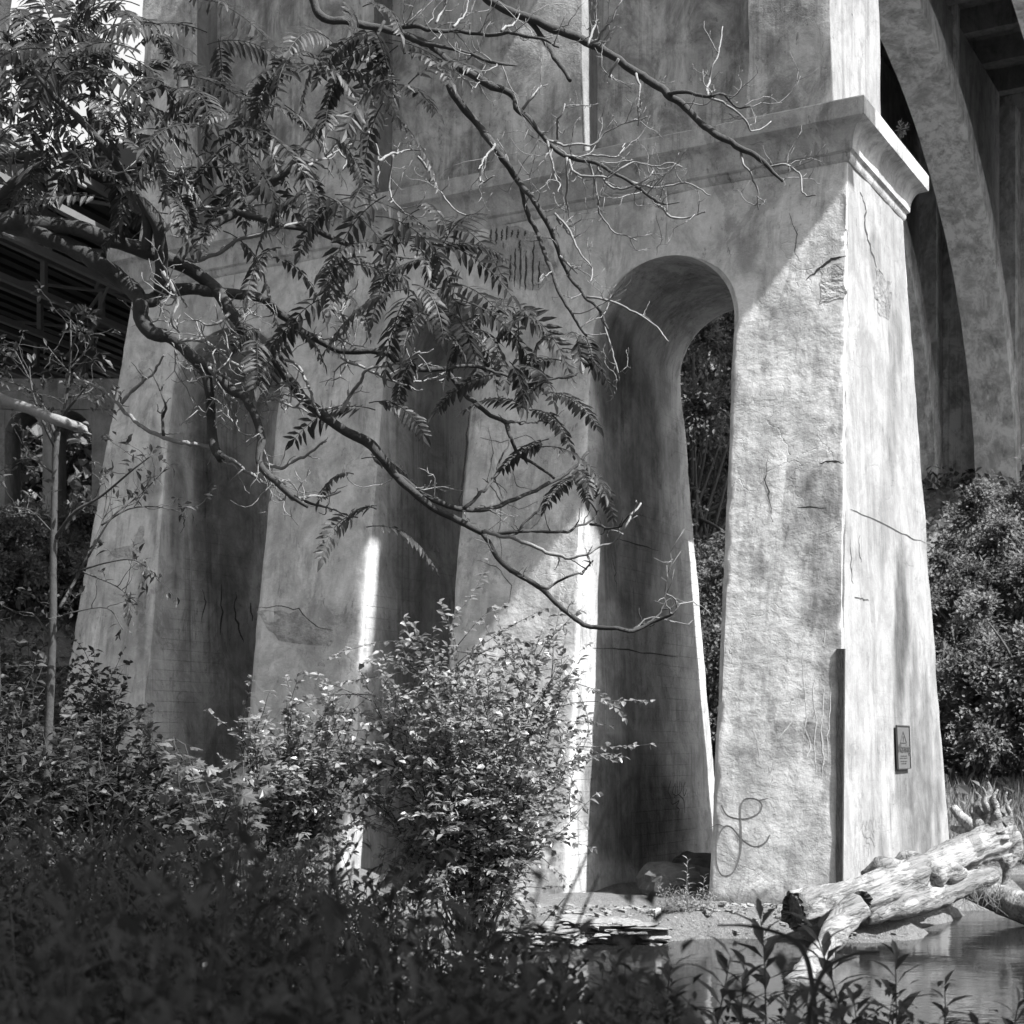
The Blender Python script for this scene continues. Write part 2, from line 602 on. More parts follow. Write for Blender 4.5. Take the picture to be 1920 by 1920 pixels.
# ------------------------------------------------------------------ the pier
ZS, ZC = 8.73, 9.93
OPEN = [(1.985, .0137, 4.24, .03), (6.72, -.004, 8.36, .012), (10.72, -.002, 12.95, .03)]


def opening(k, z):
    a0, a1, b0, b1 = OPEN[k]
    zz = np.minimum(z, ZS)
    a, b = a0 + a1 * zz, b0 + b1 * zz
    c, h = (a + b) / 2, (b - a) / 2
    if z > ZS:
        h = h * math.sqrt(max(0, 1 - ((z - ZS) / (ZC - ZS)) ** 2))
    return c - h, c + h


rows = list(np.linspace(-.9, ZS, 84)) + [ZS + (ZC - ZS) * math.sin(t) for t in np.linspace(0, math.pi / 2, 26)[1:]] + list(np.linspace(ZC, 11.3, 12)[1:])
STAINS = {
    'front': [(1545, 930, 42, 60, .62), (1540, 1090, 45, 95, .60), (1555, 1230, 26, 120, .62), (1425, 1060, 14, 30, .7), (1545, 1380, 40, 70, .68), (1400, 1380, 28, 50, .72),
              (1470, 1390, 30, 45, .74), (1500, 900, 30, 25, .75), (1350, 1560, 10, 60, .85), (1190, 420, 25, 60, .8), (1400, 440, 25, 70, .82), (620, 1170, 50, 40, .82),
              (520, 640, 12, 90, .8), (700, 640, 14, 80, .8), (290, 900, 14, 120, .66), (265, 1150, 10, 90, .7), (820, 800, 10, 180, .8), (1340, 880, 14, 60, .8), (1440, 560, 20, 90, .84), (1450, 1705, 150, 34, .6), (1060, 1690, 60, 30, .6), (1395, 1690, 90, 18, .6), (350, 640, 18, 120, .82)],
    'right': [(1690, 1150, 12, 160, .62), (1686, 1280, 10, 250, .55), (1715, 1400, 9, 220, .6), (1735, 1470, 14, 210, .5), (1700, 1560, 12, 130, .6), (1757, 1500, 8, 150, .6),
              (1672, 800, 10, 120, .72), (1660, 960, 8, 100, .78), (1680, 640, 14, 60, .75), (1640, 480, 12, 50, .7), (1655, 1590, 10, 30, .72), (1700, 1180, 8, 60, .7)],
    'jamb': [(1180, 900, 60, 260, .55), (1150, 700, 40, 110, .5), (1200, 1250, 70, 140, .75), (1170, 1500, 90, 120, .42), (1230, 1560, 60, 90, .5), (420, 1000, 60, 160, .6), (380, 850, 20, 120, .5),
             (440, 1200, 60, 70, .7), (760, 1100, 40, 200, .75), (800, 900, 40, 150, .8), (1130, 1050, 20, 120, .7), (330, 960, 12, 160, .6)],
}


def wear(p, kind):
    x, y = px_of(p)
    t = np.ones(len(p))
    for cx, cy, rx, ry, m in STAINS.get(kind, ()):
        d = ((x - cx) / rx) ** 2 + ((y - cy) / ry) ** 2
        t *= 1 - (1 - m) * sstep(1.25, .7, d)
    return np.maximum(t, .3)


pier = thing('bridge_pier', 'tall weathered concrete bridge pier with three arched openings and a moulded cornice', 'bridge pier', PO)


def leg_mesh(i):
    mb = MB()
    nf, nj, nc = 30, 30, 5
    loops, kinds = [], None
    for z in rows:
        ur = BATU * z if i == 0 else opening(i - 1, z)[1]
        ul = 15.35 - .083 * z if i == 3 else opening(i, z)[0]
        vf, vb = BAT * z, T0 - BAT * z
        sh = min(1.0, max(0.0, (ZC - z) / .35)) if z > ZS else 1.0
        rr = .035 if i == 0 else .075 * sh
        rl = .05 if i == 3 else .10 * sh
        rr, rl = min(rr, (ul - ur) * .3), min(rl, (ul - ur) * .3)
        pts, kd, nm = [], [], []

        def arc(cu, cv, r, a0, kname):
            for t in (np.arange(nc) + 1) / (nc + 1):
                a = a0 + t * math.pi / 2
                pts.append((cu + r * math.cos(a), cv + r * math.sin(a)))
                kd.append(kname)
                nm.append((math.cos(a), math.sin(a)))
        for t in np.linspace(0, 1, nf):
            pts.append((ur + rr + (ul - rl - ur - rr) * t, vf)); kd.append('front'); nm.append((0, -1))
        arc(ul - rl, vf + rl, rl, -math.pi / 2, 'c')
        for t in np.linspace(0, 1, nj):
            pts.append((ul, vf + rl + (vb - vf - rl - (.87 * sh if i == 0 else rl)) * t)); kd.append('out'); nm.append((1, 0))
        rb = .85 * sh if i == 0 else rl
        pts[-1] = (ul, vb - max(rb, rl))
        arc(ul - rb, vb - rb, rb, 0, 'c')
        for t in np.linspace(0, 1, nf):
            pts.append((ul - rb - (ul - rb - ur - rr) * t, vb)); kd.append('back'); nm.append((0, 1))
        arc(ur + rr, vb - rr, rr, math.pi / 2, 'c')
        for t in np.linspace(0, 1, nj):
            pts.append((ur, vb - rr - (vb - vf - 2 * rr) * t)); kd.append('right' if i == 0 else 'jamb'); nm.append((-1, 0))
        arc(ur + rr, vf + rr, rr, math.pi, 'c')
        pts, nm = np.array(pts), np.array(nm)
        q = P(pts[:, 0], pts[:, 1], np.full(len(pts), z))
        n3 = nm[:, :1] * NL[None] + nm[:, 1:] * NR[None]
        d = disp(q)
        kdn = np.array(kd)
        # chipped arrises
        ch = np.clip(fbm(q, 4.0, 21, 3) - .15, 0, 1) * .05 + np.clip(vnoise(q * np.array([1, 1, .6]), 1.5, 9) - .35, 0, 1) * .12
        d = np.where(kdn == 'c', d - ch * (1 if (i in (0, 3)) else .4), d)
        if z > ZC - .05:
            d = np.where((kdn == 'front') | (kdn == 'back'), d, np.where(kdn == 'right', d, 0))
        loops.append(q + n3 * d[:, None])
        kinds = kdn
    n = len(kinds)
    V = np.vstack(loops)
    K = np.tile(kinds, len(rows))
    tone = np.ones(len(V))
    for kn in ('front', 'right', 'jamb'):
        s = K == kn
        tone[s] = wear(V[s], kn)
    k = np.arange(len(rows) - 1)[:, None] * n
    j = np.arange(n)[None, :]
    j2 = (j + 1) % n
    mb.add(V, [np.stack([k + j2, k + j, k + n + j, k + n + j2], -1).reshape(-1, 4)], tone)
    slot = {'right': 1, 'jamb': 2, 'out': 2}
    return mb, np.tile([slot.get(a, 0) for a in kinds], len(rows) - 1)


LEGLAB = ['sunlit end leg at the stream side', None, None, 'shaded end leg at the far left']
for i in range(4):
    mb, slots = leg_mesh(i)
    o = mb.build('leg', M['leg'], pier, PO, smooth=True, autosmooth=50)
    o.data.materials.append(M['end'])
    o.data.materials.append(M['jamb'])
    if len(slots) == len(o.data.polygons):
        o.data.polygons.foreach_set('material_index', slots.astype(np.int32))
    if LEGLAB[i]:
        o['label'] = LEGLAB[i]

# cornice swept round the top of the legs
prof = [(-.05, 10.93), (.02, 10.95), (.05, 10.99), (.055, 11.07), (.09, 11.09)]
for t in np.linspace(0, math.pi / 2, 8):
    prof.append((.10 + .18 * (1 - math.cos(t)), 11.10 + .36 * math.sin(t)))
prof += [(.30, 11.47), (.345, 11.49), (.35, 11.52), (.35, 11.74), (.33, 11.765), (-1.0, 11.80)]
mb = MB()
u0, u1, v0, v1 = .414, 14.43, 1.69, 4.72
loops = []
nU, nV = 120, 30
for off, z in prof:
    a, b, c, d = u0 - off, u1 + off, v0 - off, v1 + off
    if off < -.5:
        a, b, c, d = u0 + .3, u1 - .3, v0 + .2, v1 - .2
    pts = [(a + (b - a) * t, c) for t in np.arange(nU) / nU] + [(b, c + (d - c) * t) for t in np.arange(nV) / nV] + \
          [(b - (b - a) * t, d) for t in np.arange(nU) / nU] + [(a, d - (d - c) * t) for t in np.arange(nV) / nV]
    pts = np.array(pts)
    q = P(pts[:, 0], pts[:, 1], np.full(len(pts), z))
    q = q + (.010 * vnoise(q, 2.5, 31) + .012 * np.clip(vnoise(q, 6, 33) - .2, 0, 1))[:, None] * np.array([.3, -.8, -.6])
    loops.append(q)
n = len(loops[0])
k = np.arange(len(prof) - 1)[:, None] * n
j = np.arange(n)[None, :]
j2 = (j + 1) % n
mb.add(np.vstack(loops), [np.stack([k + j2, k + j, k + n + j, k + n + j2], -1).reshape(-1, 4)])
mb.add(P([u0 + .3, u1 - .3, u1 - .3, u0 + .3], [v0 + .2, v0 + .2, v1 - .2, v1 - .2], 11.8), [[(0, 1, 2, 3)]])
mb.build('cornice', M['cornice'], pier, PO, smooth=True, autosmooth=35)


# upper shaft: recessed wall and four pilasters
def block(mb, ua, ub, va, vb, za, zb, flare=0.0, nz=40, nu=10, nv=10, chip=.03):
    zs = np.linspace(za, zb, nz)
    loops = []
    for z in zs:
        fl = flare * math.exp(-(z - za) / 1.2)
        a, b, c, d = ua - fl, ub + fl, va - fl, vb + fl
        pts = [(a + (b - a) * t, c) for t in np.arange(nu) / nu] + [(b, c + (d - c) * t) for t in np.arange(nv) / nv] + \
              [(b - (b - a) * t, d) for t in np.arange(nu) / nu] + [(a, d - (d - c) * t) for t in np.arange(nv) / nv]
        pts = np.array(pts)
        q = P(pts[:, 0], pts[:, 1], np.full(len(pts), z))
        ce = P((a + b) / 2, (c + d) / 2, z)
        corner = np.zeros(len(pts))
        corner[[0, nu, nu + nv, 2 * nu + nv]] = 1
        e = unit(q - ce) * np.array([1, 1, 0])
        dd = .010 * vnoise(q, 1.4, 41) + .006 * vnoise(q, 4, 42) - corner * chip * np.clip(.6 + vnoise(q, 3, 43) * 1.2, 0, 2)
        loops.append(q + e * dd[:, None])
    n = len(loops[0])
    k = np.arange(nz - 1)[:, None] * n
    j = np.arange(n)[None, :]
    j2 = (j + 1) % n
    mb.add(np.vstack(loops), [np.stack([k + j2, k + j, k + n + j, k + n + j2], -1).reshape(-1, 4)])
    mb.add(loops[-1][[0, nu, nu + nv, 2 * nu + nv]], [[(0, 1, 2, 3)]])


mb = MB()
block(mb, 1.1, 14.0, 2.45, 3.98, 11.78, 19.5, .12, 30, 40, 6)
mb.build('shaft_wall', M['shaft'], pier, PO, smooth=True, autosmooth=35)
for a, b in ((.75, 2.02), (4.92, 6.63), (9.0, 10.78), (13.0, 14.35)):
    mb = MB()
    block(mb, a, b, 1.85, 4.58, 11.79, 19.5, .05, 60, 10, 14)
    o = mb.build('pilaster', M['shaft'], pier, PO, smooth=True, autosmooth=35)
    o.data.materials.append(M['end'])
    nr = np.empty(len(o.data.polygons) * 3, np.float32)
    o.data.polygons.foreach_get('normal', nr)
    o.data.polygons.foreach_set('material_index', (nr.reshape(-1, 3) @ (-NL) > .7).astype(np.int32))  # sun-facing sides take the copy darkened against sunlight
# unseen slab added above the frame to throw shade on the legs
mb = MB()
def slab(poly):
    lo, hi = P([p[0] + 5.51 for p in poly], [p[1] + .434 for p in poly], 19.0), P([p[0] + 5.51 for p in poly], [p[1] + .434 for p in poly], 20.0)
    n = len(poly)
    i = np.arange(n)
    mb.add(np.vstack([lo, hi]), [np.stack([i, (i + 1) % n, n + (i + 1) % n, n + i], -1), np.array([list(range(n)), list(range(n, 2 * n))])])


sl = lambda u: -.966 + (u + 9.75) * .273
VA, VB = -5.5, 1.0
slab([(-11.25, VA), (-10.0, VA), (-10.0, VB), (-11.7, VB), (-11.7, .37), (-11.25, -.43)])
slab([(-7.5, VA), (-3.2, VA), (-3.2, VB), (-7.5, VB)])
slab([(-3.2, VA), (5, VA), (5, 2.2), (-3.2, 2.2)])
slab([(-10.0, VA), (-7.5, VA), (-7.5, sl(-7.5) - .04), (-10.0, sl(-10) - .04)])
slab([(-10.0, sl(-10) + .42), (-7.5, sl(-7.5) + .42), (-7.5, VB), (-10.0, VB)])  # slot left beside this piece lets a sun strip reach one leg
mb.build('shade_slab', M['beam'], pier, PO)

# steel guard on the near arris
mb = MB()
for za, zb in ((-.3, 3.62),):
    zs = np.linspace(za, zb, 24)
    lo = []
    for z in zs:
        u, v = BATU * z, BAT * z
        w = .075 + .02 * vnoise(np.array([[z * 3, 1, 2]]), 1, 5)[0]
        pr = [(u - .018, v + .05), (u - .02, v - .022), (u + w, v - .022), (u + w, v + .06), (u + .05, v + .10)]
        lo.append(P([a[0] for a in pr], [a[1] for a in pr], z))
    n = 5
    k = np.arange(len(zs) - 1)[:, None] * n
    j = np.arange(n)[None, :]
    mb.add(np.vstack(lo), [np.stack([k + (j + 1) % n, k + j, k + n + j, k + n + (j + 1) % n], -1).reshape(-1, 4), [[(0, 1, 2, 3, 4)][0]] if False else np.array([[0, 1, 2], [0, 2, 4], [2, 3, 4]]) + (len(zs) - 1) * n])
mb.build('corner_guard', M['guard'], pier, PO, smooth=False)

# broken patch with bared reinforcement under the cornice
mb = MB()
patch(mb, 'front', [(890, 428), (935, 420), (985, 428), (1030, 448), (1045, 500), (1005, 548), (950, 520), (905, 500), (880, 455)], 3)
pb = mb.build('broken_patch', M['spall'], pier, PO)
mb = MB()
for x0, ya, yb in ((922, 430, 460), (932, 428, 458), (942, 430, 452), (951, 424, 450), (961, 432, 444), (972, 430, 446), (985, 432, 442), (958, 478, 528), (967, 466, 538), (977, 464, 542), (987, 470, 545),
                   (1001, 452, 545), (1012, 490, 540), (975, 450, 470), (921, 470, 492), (934, 472, 500)):
    mb = MB()
    ribbon(mb, 'front', [(x0, ya), (x0 - 1, (ya + yb) / 2), (x0 - 2, yb)], 4.0, .8, .012, 5)
    mb.build('reinforcing_bar', M['rust'], pb, PO)

# cracks and flaked plaster
mb = MB()
for face, pts, w in (
    ('front', [(1588, 480), (1560, 486), (1540, 500), (1512, 524)], 5), ('front', [(1480, 400), (1494, 440), (1490, 470), (1502, 492)], 1.6),
    ('right', [(1612, 360), (1622, 390), (1618, 420), (1630, 460), (1645, 505), (1655, 515)], 6), ('right', [(1593, 955), (1640, 975), (1690, 1000), (1735, 1018)], 2.6),
    ('right', [(1594, 1010), (1596, 1060), (1600, 1095)], 3.5), ('right', [(1613, 1003), (1611, 1030), (1614, 1055)], 3), ('right', [(1602, 1120), (1615, 1123), (1628, 1126)], 3),
    ('front', [(1440, 860), (1436, 900), (1442, 930), (1450, 980)], 2.4), ('front', [(1537, 868), (1560, 866), (1583, 868)], 4), ('front', [(1495, 952), (1550, 953)], 3),
    ('front', [(880, 770), (874, 830), (868, 900), (862, 950)], 5), ('front', [(915, 800), (925, 850), (915, 900), (940, 940), (935, 1000), (945, 1060)], 1.6),
    ('front', [(900, 820), (940, 830), (985, 815), (1020, 840)], 1.4), ('front', [(940, 940), (975, 955), (1010, 940)], 1.4), ('front', [(890, 1050), (930, 1060), (960, 1100), (950, 1150)], 1.4),
    ('front', [(960, 880), (970, 910), (1000, 920)], 1.4), ('front', [(480, 1140), (520, 1138), (560, 1142), (590, 1175), (625, 1182)], 2),
    ('jamb2', [(1160, 1010), (1195, 1022), (1235, 1032)], 2.2), ('jamb2', [(1148, 1040), (1155, 1075), (1156, 1100)], 2.6), ('jamb2', [(1112, 1215), (1180, 1218), (1270, 1232)], 2.2),
    ('jamb4', [(415, 1095), (416, 1150), (412, 1190)], 4), ('jamb4', [(378, 1105), (384, 1130), (376, 1170)], 3), ('jamb4', [(442, 1110), (440, 1150), (450, 1190), (456, 1205)], 4.5), ('jamb4', [(470, 1130), (472, 1165)], 4),
    ('front', [(340, 960), (346, 975), (338, 1000)], 3), ('front', [(1275, 300), (1272, 330), (1280, 345)], 1.5), ('front', [(1230, 400), (1240, 450), (1230, 480)], 1.3),
):
    mb = MB()
    ribbon(mb, face, pts, w, 1.2)
    mb.build('crack', M['crackfill'], pier, PO)
mb = MB()
for face, poly in (
    ('shaftend', [(1592, -30), (1618, -30), (1612, 40), (1618, 120), (1608, 150), (1592, 130), (1582, 90), (1588, 40)]), ('right', [(1640, 500), (1655, 510), (1672, 540), (1668, 600), (1650, 590), (1640, 550)]),
    ('front', [(1536, 505), (1582, 492), (1584, 560), (1540, 566)]), ('shaft', [(1455, 130), (1463, 110), (1468, 125), (1460, 150)]), ('shaft', [(1512, 130), (1520, 125), (1528, 170), (1540, 186), (1522, 182), (1514, 160)]),
    ('front', [(262, 985), (272, 990), (268, 1020), (258, 1040), (250, 1050), (200, 1045), (215, 1030), (252, 1022)]), ('front', [(240, 1125), (248, 1150), (240, 1190), (236, 1160)]),
    ('front', [(480, 1148), (560, 1145), (590, 1180), (625, 1185), (620, 1215), (520, 1200)]), ('recess', [(1125, 40), (1165, 30), (1180, 60), (1150, 90), (1130, 70)]),
):
    mb = MB()
    patch(mb, face, poly, 2.2)
    mb.build('flaked_area', M['spallsun' if face in ('right', 'shaftend') else 'spall'], pier, PO)
mb = MB()
for pts, w in (([(1507, 1220), (1505, 1260), (1510, 1300), (1512, 1345), (1505, 1390)], 3), ([(1528, 1270), (1524, 1310), (1532, 1350), (1526, 1400), (1530, 1450)], 4), ([(1545, 1290), (1543, 1340), (1540, 1370), (1545, 1420), (1541, 1460)], 3.5),
               ([(1558, 1280), (1556, 1330), (1552, 1380), (1554, 1430)], 3), ([(1495, 1345), (1475, 1365), (1460, 1385)], 4), ([(1495, 1345), (1512, 1370), (1520, 1400), (1512, 1425)], 4), ([(1390, 1358), (1400, 1355), (1412, 1362), (1420, 1390), (1425, 1430)], 3.5),
               ([(1460, 1385), (1440, 1385), (1425, 1395)], 3), ([(1500, 1140), (1535, 1145)], 2.5), ([(1548, 1180), (1545, 1210), (1560, 1225)], 2.5)):
    mb = MB()
    ribbon(mb, 'front', pts, w * .75, .8, .003)
    mb.build('lime_streak', M['white'], pier, PO)

# sprayed lines
mb = MB()
ribbon(mb, 'front', [(1352, 1510), (1365, 1530), (1395, 1536), (1422, 1525), (1428, 1508), (1415, 1498), (1395, 1500), (1388, 1520), (1390, 1560), (1388, 1600), (1375, 1635), (1355, 1642), (1344, 1620), (1344, 1580), (1356, 1552), (1372, 1552), (1392, 1575), (1415, 1588), (1435, 1580), (1444, 1565)], 3.0, 0, .006, taper=False)
ribbon(mb, 'front', [(1330, 1553), (1345, 1546), (1358, 1550)], 2, 0, .006)
ribbon(mb, 'front', [(1420, 1502), (1440, 1497)], 2, 0, .006)
mb.build('sprayed_loop', M['spray'], pier, PO)
mb = MB()
T2 = [[(1618, 1538), (1616, 1555), (1621, 1571)], [(1624, 1538), (1622, 1558)], [(1626, 1540), (1628, 1555)], [(1629, 1544), (1629, 1537), (1632, 1537), (1634, 1543), (1636, 1542), (1638, 1532)], [(1641, 1537), (1642, 1552)],
      [(1640, 1557), (1634, 1558), (1638, 1570)], [(1626, 1560), (1622, 1566), (1625, 1571), (1631, 1569), (1636, 1577), (1640, 1588)], [(1624, 1573), (1624, 1580), (1629, 1580), (1631, 1586), (1628, 1594), (1629, 1600), (1628, 1606)], [(1630, 1545), (1630, 1560)], [(1635, 1545), (1635, 1560)]]
for s in T2:
    ribbon(mb, 'right', s, 1.8, 0, .006, taper=False)
mb.build('sprayed_tag', M['spray'], pier, PO)
mb = MB()
T3 = [[(1257, 1463), (1252, 1482), (1257, 1495), (1260, 1508), (1272, 1501), (1267, 1512), (1273, 1518), (1270, 1526), (1271, 1542)], [(1265, 1468), (1260, 1484), (1264, 1490), (1266, 1470)], [(1268, 1464), (1269, 1490), (1265, 1492), (1263, 1496)], [(1273, 1465), (1272, 1488), (1277, 1478), (1275, 1466)],
      [(1284, 1466), (1280, 1478), (1282, 1492), (1287, 1480)], [(1269, 1489), (1276, 1494), (1282, 1503), (1283, 1524)]]
for s in T3:
    ribbon(mb, 'jamb2', s, 1.8, 0, .008, taper=False)
mb.build('sprayed_tag', M['spraydark'], pier, PO)

# warning sign on the sunlit end
cs = np.array([hit(x, y, Lv, BATU, 0.0) for x, y in ((1674, 1361), (1698, 1360), (1703, 1440), (1679, 1444))])
cen = cs.mean(0)
sn = unit(-NL + np.array([0, 0, BATU]))
so = cen + sn * .05
sign = thing('warning_sign', 'grey rectangular warning sign fixed to the sunlit concrete end face', 'sign', so)
W_, H_ = np.linalg.norm(cs[1, :2] - cs[0, :2]), cs[0, 2] - cs[3, 2]
upv = unit(np.cross(sn, NR)) * (1 if np.cross(sn, NR)[2] > 0 else -1)
mb = MB()
mb.box(so - sn * .012, (W_, H_, .012), [NR, upv, sn])
mb.build('plate', M['plate'], sign, so)
mb = MB()
for a, b, c, d in ((-.5, .5, .482, .5), (-.5, .5, -.5, -.482)):
    mb.box(so + NR * (a + b) / 2 * W_ + upv * (c + d) / 2 * H_, (W_ + .01, .016, .018), [NR, upv, sn])
for a in (-.49, .49):
    mb.box(so + NR * a * W_, (.014, H_ - .03, .018), [NR, upv, sn])
mb.build('rim', M['ink'], sign, so)
mb = MB()
tri = [(-.0, .36), (-.2, .10), (.2, .10)]
for (a, b), (c, d) in zip(tri, tri[1:] + tri[:1]):
    mb.bar(so + NR * a * W_ * 1.2 + upv * b * H_, so + NR * c * W_ * 1.2 + upv * d * H_, .012, .004, sn)
mb.build('triangle_symbol', M['ink'], sign, so)
mb = MB()
mb.bar(so + upv * .25 * H_, so + upv * .17 * H_, .03, .004, sn)
mb.bar(so + upv * .155 * H_, so + upv * .135 * H_, .03, .004, sn)
mb.build('exclamation_mark', M['ink'], sign, so)
for y, w in ((-.2, .5), (-.25, .62), (-.32, .55), (-.37, .4)):
    mb = MB()
    x = -w / 2
    while x < w / 2 - .02:
        l = random.uniform(.05, .12)
        mb.bar(so + NR * x * W_ + upv * y * H_, so + NR * min(w / 2, x + l) * W_ + upv * y * H_, .010, .004, sn)
        x += l + .035
    mb.build('small_print', M['ink'], sign, so)
fc = bpy.data.curves.new('lettering', 'FONT')
fc.body = 'Warning'
fc.align_x, fc.align_y = 'CENTER', 'CENTER'
fc.size = W_ * .27
fc.extrude = .002
fc.materials.append(M['ink'])
ft = bpy.data.objects.new('font_source', fc)
COL.objects.link(ft)
bpy.context.view_layer.update()
fm = bpy.data.meshes.new_from_object(ft.evaluated_get(bpy.context.evaluated_depsgraph_get()))
bpy.data.objects.remove(ft)
fo = bpy.data.objects.new('lettering', fm)
COL.objects.link(fo)
fo.parent = sign
from mathutils import Matrix
Rm = Matrix([[NR[0], upv[0], sn[0]], [NR[1], upv[1], sn[1]], [NR[2], upv[2], sn[2]]]).to_4x4()
fo.matrix_local = Matrix.Translation(Vector(upv * -.03 * H_ + sn * .003)) @ Rm

# ------------------------------------------------------------------ arch bridge behind on the right
ab = thing('arch_bridge', 'open concrete arch bridge with curved ribs springing from a stained abutment', 'bridge', P(6.7, 38, 10))
ABO = np.array(ab.location)


def rib_curve(ang):
    return 20.5 + 16.7 * math.cos(ang), 10.6 + 13.0 * math.sin(ang)


for uc in (1.9, 5.75, 8.6, 12.0):
    mb = MB()
    lo = []
    angs = np.linspace(-.02, math.pi * .93, 90)
    for a in angs:
        v, z = rib_curve(a)
        nv, nz = math.cos(a) / 16.7, math.sin(a) / 13.0
        l = math.hypot(nv, nz)
        nv, nz = nv / l, nz / l
        h, w = .75 + .35 * math.cos(a) ** 2, .72
        pr = [(-w, 0), (-w * .3, 0), (w * .3, 0), (w, 0), (w, h), (0, h), (-w, h)]
        q = np.array([P(uc + du, v + nv * dh, z + nz * dh) for du, dh in pr])
        q = q + .012 * np.stack([vnoise(q, 1.8, 50 + k) for k in range(3)], -1)
        lo.append(q)
    n = 7
    k = np.arange(len(angs) - 1)[:, None] * n
    j = np.arange(n)[None, :]
    mb.add(np.vstack(lo), [np.stack([k + j, k + (j + 1) % n, k + n + (j + 1) % n, k + n + j], -1).reshape(-1, 4)])
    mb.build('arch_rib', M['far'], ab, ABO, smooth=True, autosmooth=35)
    # spandrel posts
    for a in (.98,):
        v, z = rib_curve(a)
        mb = MB()
        c = P(uc, v, (z + .4 + 26.0) / 2)
        mb.box(c, (.7, .6, 26.0 - z - .4), [NL, NR, [0, 0, 1]])
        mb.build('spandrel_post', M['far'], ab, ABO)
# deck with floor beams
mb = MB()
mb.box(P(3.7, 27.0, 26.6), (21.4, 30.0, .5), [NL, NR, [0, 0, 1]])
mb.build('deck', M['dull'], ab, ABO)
for v in np.arange(13.0, 38.5, 2.6):
    mb = MB()
    mb.box(P(5.4, v, 25.95), (17.6, .42, .8), [NL, NR, [0, 0, 1]])
    mb.build('floor_beam', M['dull'], ab, ABO)
for uc in (1.9, 5.75, 8.6, 12.0):
    # spandrel wall rising from the back of the rib to the deck
    vs = np.linspace(21, 36.4, 40)
    bot = []
    for v in vs:
        cz = 10.6 + 13.0 * math.sqrt(max(0, 1 - ((v - 20.5) / 16.7) ** 2))
        bot.append(cz + .55)
    bot = np.array(bot)
    top = np.full(len(vs), 25.54)
    bot = np.minimum(bot, top - .05)
    L_ = [P(uc + .28, vs, bot), P(uc - .28, vs, bot), P(uc + .28, vs, top), P(uc - .28, vs, top)]
    n = len(vs)
    i = np.arange(n - 1)
    Q = lambda a_, b_: np.stack([a_ * n + i, a_ * n + i + 1, b_ * n + i + 1, b_ * n + i], -1)
    mb = MB()
    mb.add(np.vstack(L_), [Q(0, 2), Q(3, 1), Q(1, 0), Q(2, 3)])
    mb.build('spandrel_wall', M['beam'], ab, ABO)
# abutment wall with pilasters
mb = MB()
mb.box(P(6.7, 40.0, 17.86), (15.0, 2.6, 17.1), [NL, NR, [0, 0, 1]])
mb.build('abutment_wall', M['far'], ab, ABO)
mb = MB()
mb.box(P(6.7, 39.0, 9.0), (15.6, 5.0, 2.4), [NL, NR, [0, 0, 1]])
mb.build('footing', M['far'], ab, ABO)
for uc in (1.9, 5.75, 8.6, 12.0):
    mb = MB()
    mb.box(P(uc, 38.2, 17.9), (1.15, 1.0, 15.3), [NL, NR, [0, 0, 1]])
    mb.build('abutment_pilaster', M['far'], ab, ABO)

# ------------------------------------------------------------------ steel bridge on the left
tb0 = np.array([-13.0, 40.0, 14.0])
tb = thing('steel_bridge', 'dark steel girder bridge crossing high up behind the leafy tree', 'bridge', tb0)
td = np.array([.349, .937, 0])
ts = np.array([.937, -.349, 0])
for Y0 in (33.5, 37.0, 40.5, 44.5, 49.0, 54.0):
    p0 = np.array([-.3236 * Y0, Y0, 0])
    mb = MB()
    A, B = p0 - td * 6, p0 + td * 12
    zt, zb = np.array([0, 0, 15.25]), np.array([0, 0, 14.3])
    mb.bar(A + zt, B + zt, .16, .16)
    mb.bar(A + zb, B + zb, .16, .16)
    for i, t in enumerate(np.arange(-6, 12.1, 2.6)):
        q = p0 + td * t
        mb.bar(q + zb, q + zt, .14, .14, td)
    mb.build('girder', M['steel'], tb, tb0)
mb = MB()
ys = [33.5, 37.0, 40.5, 44.5, 49.0, 54.0]
for ya, yb in zip(ys[:-1], ys[1:]):
    pa, pb_ = np.array([-.3236 * ya, ya, 14.7]), np.array([-.3236 * yb, yb, 14.7])
    off = td * (pb_ - pa).dot(td)
    for i, t in enumerate(np.arange(-6, 8, 5.2)):
        a, b = pa + td * t, pb_ - off + td * (t + 2.6)
        mb.bar(a + [0, 0, .4], b + [0, 0, .4], .07, .07)
        mb.bar(b + [0, 0, .4], a + td * 5.2 + [0, 0, .4], .07, .07)
        mb.bar(a - [0, 0, .35], b - off * 0 - [0, 0, .35], .06, .06)
mb.build('bracing', M['steel'], tb, tb0)
mb = MB()
c = (np.array([-.3236 * 33, 33, 0]) + np.array([-.3236 * 56, 56, 0])) / 2 + td * 3
mb.box(c + [0, 0, 15.75], (18, 24.5, .5), [td, ts, [0, 0, 1]])
for k in np.arange(-12, 12, .55):   # folded plate soffit
    mb.box(c + ts * k + [0, 0, 15.45], (18, .3, .1), [td, ts, [0, 0, 1]])
mb.build('deck', M['steeldark'], tb, tb0)
mb = MB()
e0 = np.array([-.3236 * 33.5, 33.5, 0])
for z in (16.6, 17.1, 17.6):
    mb.bar(e0 - td * 6 + [0, 0, z], e0 + td * 12 + [0, 0, z], .05, .05)
for t in np.arange(-6, 12.1, 2.0):
    mb.bar(e0 + td * t + [0, 0, 16.0], e0 + td * t + [0, 0, 17.65], .06, .06, td)
mb.build('railing', M['steel'], tb, tb0)
